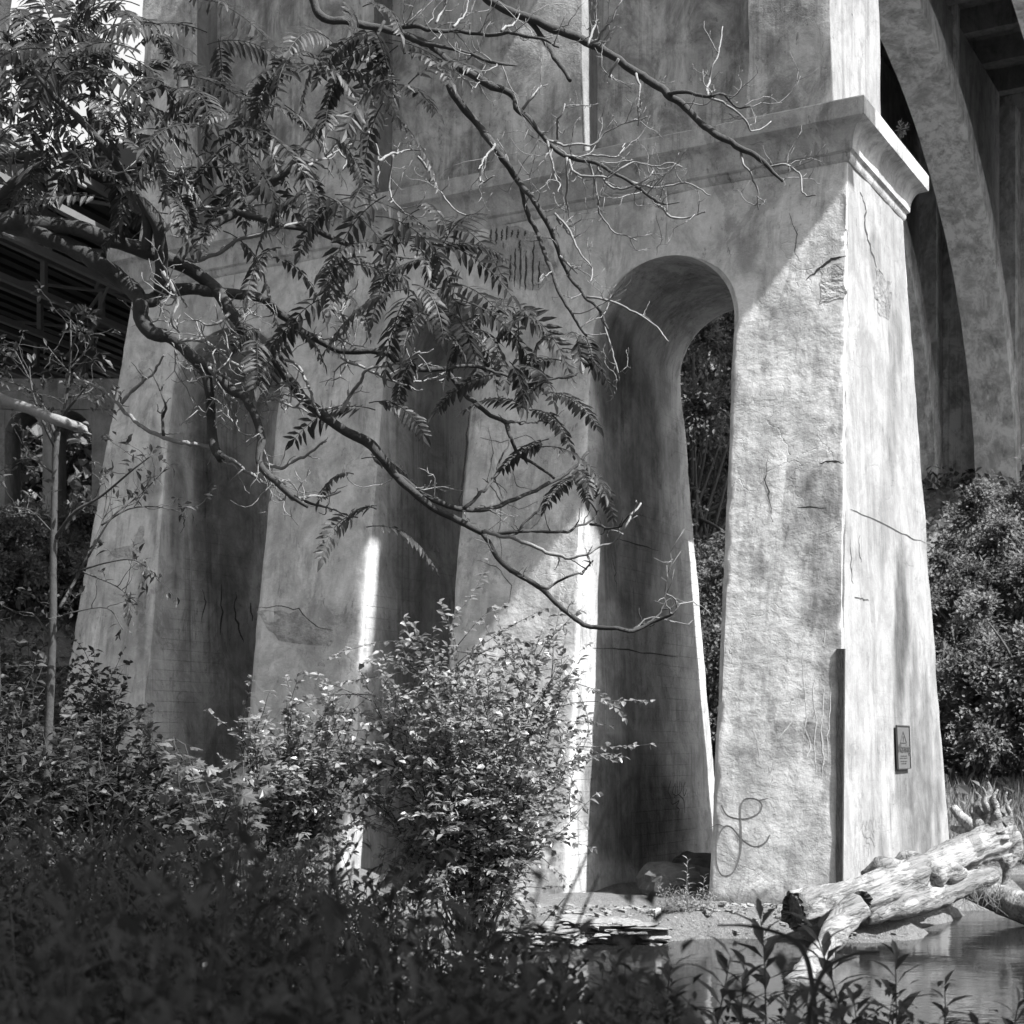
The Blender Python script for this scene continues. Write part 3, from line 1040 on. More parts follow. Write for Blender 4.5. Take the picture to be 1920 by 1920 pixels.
# concrete bent carrying it
YB = 46.0
bent = thing('concrete_bent', 'shaded concrete bridge bent with two round cornered openings at far left', 'bridge support', at(100, 1050, YB))
BO = np.array(bent.location)
mb = MB()
xa, xb = at(-160, 0, YB)[0], at(330, 0, YB)[0]
zt = at(0, 722, YB)[2]
zo = at(0, 778, YB)[2]
mb.box(((xa + xb) / 2, YB, (zt + zo) / 2), (xb - xa, 1.6, zt - zo))
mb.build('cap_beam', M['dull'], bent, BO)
r = .75
for xl, xr in ((-70, 24), (94, 111), (185, 300)):
    a, b = at(xl, 0, YB)[0], at(xr, 0, YB)[0]
    mb = MB()
    mb.box(((a + b) / 2, YB, (zo + 3) / 2), (b - a, 1.5, zo - 3 - .002))
    for x, sg in ((a, -1), (b, 1)):
        arc = [(x, zo - .003)] + [(x + sg * r * (1 - math.cos(t)), zo - .003 - r * (1 - math.sin(t))) for t in np.linspace(0, math.pi / 2, 8)]
        arc = np.array(arc)
        n = len(arc)
        V = np.vstack([np.stack([arc[:, 0], np.full(n, YB - .73), arc[:, 1]], -1), np.stack([arc[:, 0], np.full(n, YB + .73), arc[:, 1]], -1)])
        T = [(0, i, i + 1) for i in range(1, n - 1)] + [(n, n + i + 1, n + i) for i in range(1, n - 1)]
        Q = [(i, n + i, n + i + 1, i + 1) for i in range(1, n - 1)]
        mb.add(V, [T, Q])
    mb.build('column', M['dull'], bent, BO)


# ------------------------------------------------------------------ terrain, water
def hgt(X, Y):
    X, Y = np.asarray(X, float), np.asarray(Y, float)
    q = np.stack([X, Y, X * 0], -1)
    a = sstep(1.6, -3.0, X + .8 * vnoise(q, .35, 61))
    right = .75 - 1.75 * sstep(6.0, 11.5, Y + X * .25)
    left = .75 - .5 * sstep(7, 14, Y)
    h = right * (1 - a) + left * a
    rel = np.stack([X - O2[0], Y - O2[1]], -1)
    u, v = rel @ Lv, rel @ Rv
    du = np.maximum(np.maximum(-.5 - u, u - 16), 0)
    dv = np.maximum(np.maximum(-1.0 - 1.7 * sstep(.5, 2.3, u) - v, v - 7.5), 0)
    dp = np.hypot(np.maximum(np.maximum(-.5 - u, u - 15.6), 0), np.maximum(np.maximum(-.5 - v, v - 6.6), 0))
    d = np.hypot(du, dv) + .35 * vnoise(q, .9, 63) + .15 * vnoise(q, 2.7, 64)
    led = -.02 - 1.0 * sstep(.1, 1.5, d)
    h = np.maximum(h, led)
    st = 22 + 14 * sstep(-9, 5, X)
    sl = .24 + .22 * sstep(-9, 5, X)
    far = .7 * sstep(30, 34, Y - 0 * X) * sstep(2, 8, X) + 0
    hill = np.clip((Y - st) * sl, 0, 30)
    hill = 16 * (1 - np.exp(-hill / 16)) * 1.45 * sstep(0, 5, dp)
    h = np.where(Y > 29, np.maximum(h, -.9 + 1.7 * sstep(30.0, 33.5, Y + .5 * vnoise(q, .4, 65))), h) + hill
    return h + .05 * vnoise(q, 1.1, 66) + .02 * vnoise(q, 4, 67)


def spaced(lo, a, b, hi, step):
    core = np.arange(a, b, step)
    l, r, s = [], [], step
    x = a
    while x > lo:
        s *= 1.12
        x -= s
        l.append(x)
    x, s = core[-1], step
    while x < hi:
        s *= 1.12
        x += s
        r.append(x)
    return np.concatenate([l[::-1], core, r])


gx, gy = spaced(-500, -9, 12, 500, .14), spaced(-60, 3, 31, 700, .14)
GX, GY = np.meshgrid(gx, gy)
V = np.stack([GX, GY, hgt(GX, GY)], -1).reshape(-1, 3)
nx, ny = len(gx), len(gy)
a = (np.arange(ny - 1)[:, None] * nx + np.arange(nx - 1)[None, :]).reshape(-1, 1)
mb = MB()
mb.add(V, [a + np.array([0, 1, nx + 1, nx])[None, :]])
tag(mb.build('ground', M['ground'], smooth=True), kind='structure')
mb = MB()
mb.add([(-60, 5, -.3), (120, 5, -.3), (120, 40, -.3), (-60, 40, -.3)], [[(0, 1, 2, 3)]])
tag(mb.build('stream_water', M['water']), kind='structure')

# ------------------------------------------------------------------ rocks


def rock(mb, c, size, seed, flat=.3, layers=1):
    rng = np.random.default_rng(seed)
    n = 14
    th = np.arange(n) / n * 2 * np.pi
    z = 0.0
    for l in range(layers):
        rad = (1 + .28 * rng.normal(size=n)).clip(.55, 1.5) * size * rng.uniform(.7, 1.0)
        ex = rng.uniform(.55, .9)
        an = rng.uniform(0, 3)
        ox, oy = rng.normal(0, size * .15, 2)
        t = size * flat / layers * rng.uniform(.7, 1.3)
        x0, y0 = rad * np.cos(th), rad * np.sin(th) * ex
        x, y = x0 * math.cos(an) - y0 * math.sin(an) + ox, x0 * math.sin(an) + y0 * math.cos(an) + oy
        til = rng.normal(0, .05, 2)
        rings = []
        for f, zz in ((.9, 0), (1.0, .3), (.98, .75), (.86, 1.0)):
            f = f * (1 + rng.normal(0, .06, n))
            rings.append(np.stack([c[0] + x * f, c[1] + y * f, c[2] + z + t * zz + til[0] * x + til[1] * y + rng.normal(0, t * .06, n)], -1))
        V = np.vstack(rings + [np.array([[c[0] + ox, c[1] + oy, c[2] + z + t * 1.02]])])
        k = np.arange(3)[:, None] * n
        j = np.arange(n)[None, :]
        Q = np.stack([k + j, k + (j + 1) % n, k + n + (j + 1) % n, k + n + j], -1).reshape(-1, 4)
        jj = np.arange(n)
        T = np.stack([3 * n + jj, 3 * n + (jj + 1) % n, np.full(n, 4 * n)], -1)
        mb.add(V, [Q, T])
        z += t * .9


def boulder(mb, c, s, seed, tilt=0.0):
    nu, nv = 36, 20
    a = np.arange(nu) / nu * 2 * np.pi
    b = np.linspace(-np.pi / 2, np.pi / 2, nv)
    D = np.stack([np.cos(b)[:, None] * np.cos(a)[None], np.cos(b)[:, None] * np.sin(a)[None], np.broadcast_to(np.sin(b)[:, None], (nv, nu))], -1).reshape(-1, 3)
    D = np.sign(D) * np.abs(D) ** .72
    r = 1 + .16 * fbm(D + seed * 3.7, 1.3, seed, 3) + .05 * fbm(D + seed, 5.0, seed + 4, 3)
    q = D * r[:, None] * np.asarray(s)
    q[:, 2] += .03 * np.round(vnoise(np.stack([q[:, 2] * 9, q[:, 0], q[:, 1]], -1), 1.0, seed) * 2) / 2 + tilt * q[:, 0]
    q = q + np.asarray(c)
    k = np.arange(nv - 1)[:, None] * nu
    j = np.arange(nu)[None]
    mb.add(q, [np.stack([k + j, k + (j + 1) % nu, k + nu + (j + 1) % nu, k + nu + j], -1).reshape(-1, 4)])


mb = MB()
rng = np.random.default_rng(5)
done = 0
for i in range(900):
    px_, y_ = rng.uniform(870, 1470), rng.uniform(17.6, 20.6)
    x_ = (px_ - 960) / F * y_
    z_ = float(hgt(x_, y_))
    if not -.34 < z_ < -.10 or done > 150:
        continue
    done += 1
    rock(mb, (x_, y_, max(z_ - .06, -.33)), rng.uniform(.10, .38), 100 + i, .55, 7)
tag(mb.build('rock_ledge', M['rock']), 'low ledge of flaking layered shale at the waterline before the pier', 'rock ledge')
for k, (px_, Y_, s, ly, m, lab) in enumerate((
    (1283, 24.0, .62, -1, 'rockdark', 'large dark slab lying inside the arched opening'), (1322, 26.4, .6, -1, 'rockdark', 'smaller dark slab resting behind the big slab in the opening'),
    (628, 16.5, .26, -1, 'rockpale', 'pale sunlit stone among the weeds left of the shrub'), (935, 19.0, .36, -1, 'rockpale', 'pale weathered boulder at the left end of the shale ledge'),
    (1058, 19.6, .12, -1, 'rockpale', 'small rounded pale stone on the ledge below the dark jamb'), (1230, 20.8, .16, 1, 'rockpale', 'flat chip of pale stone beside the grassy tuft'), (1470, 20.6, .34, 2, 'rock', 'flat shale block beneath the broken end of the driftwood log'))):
    x_ = (px_ - 960) / F * Y_
    b = np.array([x_, Y_, float(hgt(x_, Y_)) - .04])
    mb = MB()
    if ly < 0:
        boulder(mb, b + [0, 0, s * .25], (s, s * .8, s * .62), 30 + k, -.12)
    else:
        rock(mb, b, s, 300 + k, .42 if ly == 2 else .62, ly)
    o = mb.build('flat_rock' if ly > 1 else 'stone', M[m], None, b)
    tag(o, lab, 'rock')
# loose pebbles and flakes on the ledge
mb = MB()
for i in range(2600):
    x_, y_ = rng.uniform(-3.5, 5.2), rng.uniform(17.5, 22.6)
    z_ = float(hgt(x_, y_))
    if z_ < -.28:
        continue
    sz = .015 + .05 * rng.random() ** 3
    ax = unit(rng.normal(size=(3, 3)))
    sg = np.array([[a_, b_, c_] for a_ in (-1, 1) for b_ in (-1, 1) for c_ in (-1, 1)], float) * [1, .75, .4] * rng.uniform(.6, 1.3, (8, 3)) * sz
    an = rng.uniform(0, 6.28)
    R_ = np.array([[math.cos(an), math.sin(an), rng.normal(0, .15)], [-math.sin(an), math.cos(an), rng.normal(0, .15)], [rng.normal(0, .15), 0, 1]])
    mb.add(sg @ R_ + [x_, y_, z_ + sz * .2], [[(0, 1, 3, 2), (4, 6, 7, 5), (0, 4, 5, 1), (2, 3, 7, 6), (0, 2, 6, 4), (1, 5, 7, 3)]])
tag(mb.build('pebbles', M['rock']), 'loose pebbles and shale flakes scattered on the ledge', 'pebbles', kind='stuff')
# stones along the far waterline
mb = MB()
for i in range(150):
    x_ = rng.uniform(4, 16)
    y_ = rng.normal(31.0, .5)
    rock(mb, (x_, y_, float(hgt(x_, y_)) - .05), rng.uniform(.08, .3), 500 + i, .5, 1)
tag(mb.build('shore_stones', M['rock']), 'scattered stones along the far waterline', 'stones', kind='stuff')

# ------------------------------------------------------------------ driftwood


def pl(pts):
    return np.array([at(*p) for p in pts])


base = at(1560, 1690, 20.6)
log = thing('driftwood_log', 'bleached driftwood log with forked leg and upturned roots at the pier foot', 'log', at(1560, 1760, 20.6))
LO = np.array(log.location)
mb = MB()
mb.tube(pl([(1486, 1706, 20.2), (1520, 1700, 20.3), (1580, 1690, 20.5), (1640, 1672, 20.9), (1700, 1648, 21.4), (1760, 1622, 22.0), (1820, 1594, 22.6), (1862, 1572, 23.0), (1880, 1560, 23.2)]),
        [.23, .25, .255, .25, .26, .25, .25, .27, .20], 44, rough=.17, seed=4, step=.04, ridge=.17)
mb.tube(pl([(1620, 1720, 20.6), (1680, 1702, 20.9), (1740, 1685, 21.4), (1790, 1665, 21.8), (1850, 1645, 22.1), (1868, 1642, 22.2)]), [.10, .16, .19, .17, .12, .07], 28, rough=.2, seed=8, step=.04, ridge=.2)
for kx, ky, kY, s in ((1755, 1640, 21.5, .2), (1655, 1625, 21.2, .16), (1700, 1612, 21.7, .14), (1780, 1640, 21.7, .18)):
    q = at(kx, ky, kY)
    mb.tube(np.array([q + [-.25, .1, -.12], q, q + [.25, .12, .02]]), [.05, s, .06], 12, rough=.25, seed=int(kx), step=.05)
mb.build('trunk', M['wood'], log, LO, smooth=True)
mb = MB()
mb.tube(pl([(1600, 1702, 20.3), (1575, 1735, 19.9), (1548, 1775, 19.2), (1518, 1815, 18.0), (1494, 1850, 16.7)]), [.22, .17, .15, .15, .13], 28, rough=.17, seed=12, step=.04, ridge=.16)
mb.build('forked_leg', M['wood'], log, LO, smooth=True)
for qx, qy, qY, rr in ((1488, 1707, 20.15, .225), (1617, 1693, 20.24, .15)):
    mb = MB()
    c = at(qx, qy, qY)
    n = 48
    th = np.arange(n) / n * 2 * np.pi
    dn = unit(np.array([-.75, -.6, .1])) if qx < 1500 else unit(np.array([.35, -.93, .05]))
    s1 = unit(np.cross(dn, [0, 0, 1]))
    s2 = np.cross(s1, dn)
    ring = lambda f, dd, jit: c + (s1[None] * np.cos(th)[:, None] * .85 + s2[None] * np.sin(th)[:, None]) * (rr * f * (1 + RNG.normal(0, jit, n)))[:, None] + dn * dd + dn[None] * RNG.normal(0, .02, (n, 1))
    V = np.vstack([ring(1.0, -.14, .02), ring(1.0, .02, .06), ring(.75, -.02, .08), ring(.5, -.08, .1), ring(.2, -.12, .1)])
    k = np.arange(4)[:, None] * n
    j = np.arange(n)[None, :]
    mb.add(V, [np.stack([k + j, k + (j + 1) % n, k + n + (j + 1) % n, k + n + j], -1).reshape(-1, 4), np.stack([np.arange(1, n - 1) + 4 * n, np.arange(2, n) + 4 * n, np.full(n - 2, 4 * n)], -1)])
    mb.build('broken_end', M['wooddark'], log, LO)
for pts, ra in (
    ([(1850, 1580, 23.0), (1846, 1552, 23.1), (1838, 1530, 23.2), (1842, 1512, 23.2), (1836, 1500, 23.2)], [.2, .10, .06, .035, .012]), ([(1862, 1575, 23.0), (1860, 1540, 23.0), (1853, 1515, 23.0), (1857, 1498, 23.0), (1855, 1484, 23.0)], [.22, .12, .075, .04, .015]),
    ([(1870, 1576, 23.1), (1873, 1545, 23.1), (1882, 1524, 23.2), (1880, 1510, 23.2), (1884, 1500, 23.2)], [.2, .1, .055, .03, .012]), ([(1876, 1580, 23.2), (1884, 1556, 23.3), (1886, 1535, 23.3), (1892, 1524, 23.3)], [.18, .09, .05, .015]),
    ([(1857, 1535, 23.0), (1850, 1518, 22.9), (1852, 1504, 22.9), (1846, 1492, 22.9)], [.06, .04, .025, .01]), ([(1878, 1578, 23.2), (1891, 1588, 23.2), (1893, 1606, 23.1), (1888, 1622, 23.0)], [.24, .16, .07, .02]), ([(1866, 1565, 22.9), (1868, 1528, 22.9), (1863, 1510, 22.9), (1870, 1496, 22.9)], [.12, .06, .03, .01]),
    ([(1876, 1550, 23.0), (1888, 1538, 23.0), (1884, 1522, 23.0), (1890, 1512, 23.0)], [.06, .04, .025, .01]), ([(1844, 1560, 23.0), (1836, 1540, 23.0), (1830, 1532, 23.0), (1832, 1518, 23.0)], [.1, .05, .03, .01]), ([(1880, 1600, 23.0), (1884, 1625, 23.0), (1878, 1650, 23.0), (1882, 1672, 23.0)], [.1, .06, .035, .012])):
    pts = [(x_ + (x_ - 1866) * .25, 1585 - (1585 - y_) * 1.18, d_ - .12) for x_, y_, d_ in pts]
    mb = MB()
    mb.tube(pl(pts), np.array(ra) * 1.1, 12, rough=.35, seed=int(pts[-1][0]), step=.03)
    mb.build('root', M['wood'], log, LO, smooth=True)
# hanging fibres under the log
mb = MB()
for i in range(60):
    q = at(RNG.uniform(1735, 1880), RNG.uniform(1655, 1675), 21.8)
    mb.tube(np.array([q, q + [RNG.normal(0, .05), -.03, -RNG.uniform(.05, .2)], q + [RNG.normal(0, .1), -.05, -RNG.uniform(.15, .35)]]), [.006, .004, .002], 4)
mb.build('root_fibre', M['barkpale'], log, LO)
d2 = at(1880, 1730, 22.5)
mb = MB()
mb.tube(pl([(1815, 1662, 23.2), (1850, 1675, 23.0), (1900, 1695, 22.6), (1970, 1722, 22.0), (2040, 1750, 21.5)]), [.17, .2, .22, .22, .2], 28, rough=.06, seed=30, step=.06, ridge=.07)
tag(mb.build('driftwood_log', M['wood'], None, d2, smooth=True), 'second smooth driftwood log sloping into the water at the right edge', 'log')
d3 = at(1820, 1575, 25)
mb = MB()
mb.tube(pl([(1788, 1514, 25), (1805, 1535, 24.8), (1830, 1555, 24.4), (1850, 1572, 24)]), [.06, .09, .11, .12], 10, rough=.2, seed=31, step=.05)
mb.tube(pl([(1786, 1552, 25), (1815, 1560, 24.6), (1845, 1566, 24.2)]), [.05, .07, .08], 9, rough=.2, seed=32, step=.05)
mb.tube(pl([(1815, 1548, 24.8), (1828, 1560, 24.6), (1822, 1572, 24.5)]), [.03, .05, .04], 8, rough=.2, seed=33, step=.05)
tag(mb.build('driftwood_branch', M['wood'], None, d3, smooth=True), 'pale forked driftwood branches behind the upturned roots', 'branch')

# ------------------------------------------------------------------ overhanging trees traced from the photo
random.seed(3)


def wobble(n, amp, seed):
    r = np.random.default_rng(seed)
    x = np.cumsum(r.normal(0, 1, n))
    x -= np.linspace(x[0], x[-1], n)
    return amp * x / (np.abs(x).max() + 1e-6)


def limb3(pts, Y0, Y1, amp, seed):
    n = len(pts)
    Y = np.linspace(Y0, Y1, n) + wobble(n, amp, seed)
    return np.array([at(p[0], p[1], y) for p, y in zip(pts, Y)])


def twigs(mb, path, n, rng, lmin, lmax, r0, curl=.5, up=.25, kinds=1, tips=None):
    """fine side twigs along a 3D path"""
    path, _ = catmull(path, np.ones(len(path)))
    for i in range(n):
        k = rng.integers(1, len(path) - 1)
        t = unit(path[k] - path[k - 1])
        d = unit(t * rng.uniform(.2, 1.0) + unit(rng.normal(size=3)) * .9)
        L = rng.uniform(lmin, lmax)
        p, q = [path[k]], path[k].copy()
        m = 8
        for s in range(m):
            d = unit(d + rng.normal(0, .34 * curl, 3) + np.array([0, 0, up * .25]))
            q = q + d * L / m
            p.append(q.copy())
            if kinds and rng.random() < .45:
                e = unit(d + rng.normal(0, .8, 3))
                l2 = L * rng.uniform(.12, .4)
                e2 = unit(e + rng.normal(0, .4, 3) + [0, 0, up])
                mb.tube(np.array([q, q + e * l2 * .5, q + e * l2 * .5 + e2 * l2 * .5]), [r0 * .5, r0 * .4, r0 * .25], 4, smooth=False)
        mb.tube(np.array(p), np.linspace(r0, r0 * .35, len(p)), 5, smooth=False)
        if tips is not None:
            tips.append((p[-1], d))


YT = 11.5
leafy = thing('leafy_tree', 'dark tree with feathery pinnate leaves leaning in from the left over the pier', 'tree', (-6.2, YT, .4))
LT = np.array(leafy.location)
tk = lambda z: (-6.2, YT, z)
mb = MB()
mb.tube(np.array([(-6.3, YT, -.2), (-6.2, YT, 1.5), (-6.1, YT + .1, 3.5), (-6.15, YT, 5.5), (-6.0, YT, 7.5), (-5.6, YT, 9.5), (-5.0, YT + .1, 11.5)]), [.34, .27, .24, .22, .19, .15, .08], 16, rough=.08, seed=60, step=.15)
mb.build('trunk', M['bark'], leafy, LT, smooth=True)
J = at(281, 562, YT)
LIMBS = [
    # pixels, depth start, depth end, radii in px, from trunk z (or None)
    ([(15, 424), (73, 437), (133, 463), (187, 497), (233, 530), (262, 562), (265, 595), (283, 623), (333, 640), (377, 690), (393, 733), (397, 790), (403, 840), (415, 862)], 11.5, 11.3, [13, 16, 17, 16, 15, 15, 14, 13, 12, 10, 9, 9, 9, 8], None),
    ([(-30, 421), (43, 422), (133, 425), (200, 447), (267, 470), (333, 493), (397, 533), (433, 587), (477, 640), (513, 673), (547, 717), (573, 753), (613, 783), (640, 803), (690, 830), (713, 853), (737, 887), (767, 917), (807, 947), (840, 967), (873, 983), (903, 997)], 11.35, 11.6, [17, 17, 15, 14, 14, 13, 12, 11, 10, 10, 10, 9.5, 9.5, 9, 9, 9, 8, 7.5, 7, 6.5, 6, 5.5], 5.2),
    ([(262, 565), (285, 565), (300, 550), (333, 543), (400, 547), (450, 552), (493, 560), (533, 593), (567, 623), (600, 638), (640, 657), (720, 660), (750, 680), (780, 690), (837, 693)], 11.4, 12.3, [14, 13, 12, 11, 10, 9.5, 9, 8.5, 8, 7, 7, 6.5, 6, 5.5, 5], None),
    ([(333, 490), (360, 453), (400, 420), (443, 397), (493, 350), (540, 320), (567, 280), (587, 247), (617, 207), (640, 170), (665, 130), (700, 80), (720, 40)], 11.2, 11.9, [9, 8, 8, 7.5, 7, 6.5, 6, 5.5, 5, 5, 4, 3.5, 3], None),
    ([(273, 470), (277, 417), (267, 377), (247, 353), (213, 300), (190, 267), (143, 217), (113, 193), (83, 157), (57, 120)], 11.2, 10.6, [10, 9, 9, 9, 8, 7, 6, 5, 5, 4], None),
    ([(300, 549), (303, 493), (300, 440), (283, 400), (263, 367)], 11.4, 11.2, [13, 12, 11, 10, 9], None),
    ([(-40, 255), (0, 280), (50, 293), (83, 310), (133, 333), (160, 350)], 12.0, 12.4, [11, 10, 10, 8, 6, 4], 8.3),
    ([(70, 293), (37, 333), (-10, 390), (-50, 430)], 12.0, 11.6, [12, 12, 12, 12], 6.0),
    ([(-60, 725), (0, 748), (60, 768), (110, 788), (150, 802), (157, 805), (163, 809)], 11.6, 11.0, [11, 10.5, 10, 10, 9, 6, 2], 4.6),
    ([(903, 997), (923, 1027), (940, 1053), (980, 1083), (1010, 1100), (1050, 1137), (1083, 1163), (1107, 1175), (1157, 1178), (1187, 1182), (1223, 1167), (1260, 1150), (1273, 1133)], 11.6, 11.2, [5, 5, 5, 5, 5, 4.5, 4.5, 4, 4, 3.8, 3, 2.5, 2], None),
    ([(737, 887), (760, 900), (790, 927), (840, 947), (873, 955), (927, 953), (960, 937), (1000, 923), (1033, 903), (1070, 883), (1103, 848)], 11.5, 12.3, [5, 5, 5, 5, 5, 4.5, 4.5, 4, 4, 3.5, 3], None),
    ([(837, 693), (867, 733), (893, 757), (920, 780), (947, 792), (960, 825), (973, 853), (1000, 870), (1040, 897)], 12.3, 12.0, [5, 5, 5, 4.5, 4.5, 4, 3.5, 3, 2.5], None),
    ([(350, 660), (393, 690), (433, 730), (463, 750), (490, 813), (487, 867), (520, 907), (547, 930), (578, 950)], 11.3, 10.8, [9, 9, 8.5, 8, 7, 6.5, 6, 5, 3], None),
    ([(443, 397), (483, 407), (527, 423), (583, 430), (640, 453), (690, 459), (740, 455), (780, 442)], 11.4, 12.0, [6, 6, 5.5, 5, 5, 4.5, 4, 3], None),
]
paths = []
for i, (pts, ya, yb, ra, zt) in enumerate(LIMBS):
    q = limb3(pts, ya, yb, .14, 70 + i)
    rr = np.array(ra, float) * (YT / F)
    if i in (0,):
        J0 = q[5]
    if i == 2:
        q[0], q[1] = J0 + [0, .02, 0], J0 + [.08, .02, 0]
    if zt is not None:
        q = np.vstack([[tk(zt - .35), tk(zt)], [q[0] * .5 + np.array(tk(zt)) * .5 + [0, 0, .12]], q])
        rr = np.concatenate([[rr[0] * 1.4, rr[0] * 1.3, rr[0] * 1.1], rr])
    mb = MB()
    mb.tube(q, rr, 12, rough=.10, seed=80 + i, step=.035, kink=.006)
    mb.build('limb', M['barkpale' if i in (6, 8) else 'bark'], leafy, LT, smooth=True)  # pale limbs have their sunlight put into the bark colour
    paths.append(q)
mb = MB()
TW = [([(413, 850), (393, 840), (350, 830), (307, 817), (267, 800), (240, 780), (220, 755), (203, 740), (167, 720), (138, 700)], 5), ([(227, 757), (253, 730), (283, 703), (307, 667)], 4), ([(307, 817), (303, 780), (310, 763), (300, 737), (305, 722)], 3),
      ([(417, 853), (443, 870), (473, 893), (500, 907), (533, 910), (550, 933), (587, 933), (640, 920)], 4), ([(500, 870), (530, 878), (567, 857), (612, 827)], 4), ([(550, 933), (593, 947), (640, 962)], 3.5),
      ([(870, 953), (893, 933), (913, 910), (930, 890), (937, 863), (957, 825)], 3.5), ([(907, 995), (947, 1005), (980, 1017), (1017, 1030), (1047, 1045), (1087, 1040), (1117, 1027), (1150, 1017), (1177, 983), (1197, 943)], 4),
      ([(927, 1002), (967, 1000), (977, 987), (1007, 957), (1023, 930)], 3.5), ([(903, 997), (967, 998), (1000, 997), (1033, 998), (1070, 993), (1100, 980), (1120, 963), (1103, 937)], 3.8), ([(1010, 1100), (1040, 1097), (1073, 1080), (1100, 1067), (1113, 1052)], 3),
      ([(1187, 1180), (1227, 1157), (1257, 1123)], 2.5), ([(1107, 983), (1140, 990), (1163, 988), (1187, 960)], 2.8), ([(837, 693), (890, 687), (940, 700), (973, 717), (1000, 720), (1040, 710), (1080, 703)], 3.5), ([(947, 792), (990, 793), (1040, 793)], 3),
      ([(640, 773), (657, 740), (677, 713), (693, 693), (740, 683), (790, 660)], 4), ([(340, 488), (400, 480), (457, 447), (520, 430), (583, 413), (640, 400)], 4.5), ([(690, 461), (733, 480), (780, 483)], 3.5), ([(10, 400), (50, 388), (87, 377)], 3),
      ([(300, 440), (360, 400), (380, 390), (450, 392), (520, 375)], 4), ([(355, 390), (355, 350), (345, 330), (340, 310)], 3.5), ([(305, 510), (330, 560), (320, 600), (335, 620)], 4), ([(640, 670), (700, 700), (740, 715), (780, 717), (835, 697)], 3),
      ([(400, 547), (430, 600), (440, 640), (480, 660), (560, 690), (590, 760), (600, 780)], 4.5), ([(333, 640), (380, 640), (410, 660), (450, 690), (500, 720), (540, 725)], 4), ([(393, 690), (410, 720), (440, 780), (440, 800)], 3.5), ([(430, 730), (480, 745), (520, 750), (580, 775)], 3.5),
      ([(620, 640), (650, 610), (640, 580), (660, 560)], 3.5), ([(560, 320), (600, 300), (660, 270)], 3), ([(213, 300), (180, 320), (130, 280)], 3), ([(20, 290), (20, 320), (50, 400)], 4), ([(350, 460), (352, 400), (345, 370)], 3.5), ([(430, 587), (400, 610), (360, 600)], 3)]
twp = []
for i, (pts, r_) in enumerate(TW):
    q = limb3(pts, 11.3 + .5 * math.sin(i * 1.7), 11.5 + .6 * math.sin(i * 2.3 + 1), .12, 130 + i)
    mb = MB()
    mb.tube(q, np.linspace(r_, r_ * .45, len(q)) * (YT / F), 7, rough=.15, seed=i, step=.03, kink=.013)
    twigs(mb, q, 4 if len(q) < 8 else 7, np.random.default_rng(i), .06, .22, .006, .8, .2, 0)
    if 19 <= i < 30:
        twigs(mb, q, 7, np.random.default_rng(i + 50), .15, .45, .008, 1.0, .1)
    mb.build('twig', M['barkpale' if r_ >= 4 or i > 18 else 'bark'], leafy, LT, smooth=True)
rng = np.random.default_rng(11)
for q, n in ((paths[0][6:], 18), (paths[12], 22), (paths[6], 12), (paths[1][6:14], 14), (paths[2][6:], 10), (paths[9], 7), (paths[10], 7)):
    mb = MB()
    twigs(mb, q, n, rng, .12, .6, .006, 1.0, .1)
    mb.build('twig_spray', M['barkpale'], leafy, LT, smooth=True)

# compound leaves: each tuft carries several drooping rachises with paired leaflets
TUFTS = [(20, 90, 5), (70, 30, 6), (115, 105, 6), (150, 125, 5), (185, 25, 5), (215, 60, 4), (110, 45, 5), (185, 95, 5), (40, 30, 5), (150, 40, 7), (30, 120, 6), (130, 120, 6), (230, 90, 5), (60, 200, 6), (160, 190, 6), (250, 190, 7), (320, 80, 6), (320, 160, 7), (390, 60, 5), (390, 150, 7), (110, 270, 5), (210, 250, 6), (300, 240, 8), (390, 230, 8), (460, 180, 7),
         (450, 260, 7), (530, 200, 6), (530, 290, 6), (370, 310, 7), (280, 330, 6), (200, 340, 5), (450, 340, 6), (330, 390, 5), (560, 100, 5), (620, 60, 5), (690, 40, 6), (740, 90, 6), (660, 140, 6), (700, 200, 6), (770, 160, 5), (620, 230, 4), (570, 360, 5), (640, 380, 6),
         (710, 390, 6), (790, 400, 5), (740, 460, 6), (820, 480, 6), (680, 500, 5), (770, 540, 5), (860, 540, 6), (930, 580, 6), (880, 620, 5), (990, 600, 6), (1040, 640, 5), (1080, 610, 4), (960, 680, 5), (1030, 720, 4), (1000, 770, 4), (690, 760, 4), (670, 890, 4), (690, 960, 5), (1080, 880, 5), (1110, 900, 4),
         (560, 620, 4), (480, 640, 3), (620, 560, 4), (520, 480, 4), (420, 430, 4), (60, 320, 4), (350, 20, 5), (250, 20, 5), (90, 90, 5), (480, 90, 4), (830, 590, 4), (800, 640, 3), (1000, 840, 3), (-40, 60, 6), (-40, 200, 6)]
rng = np.random.default_rng(17)
lm, rm = MB(), MB()
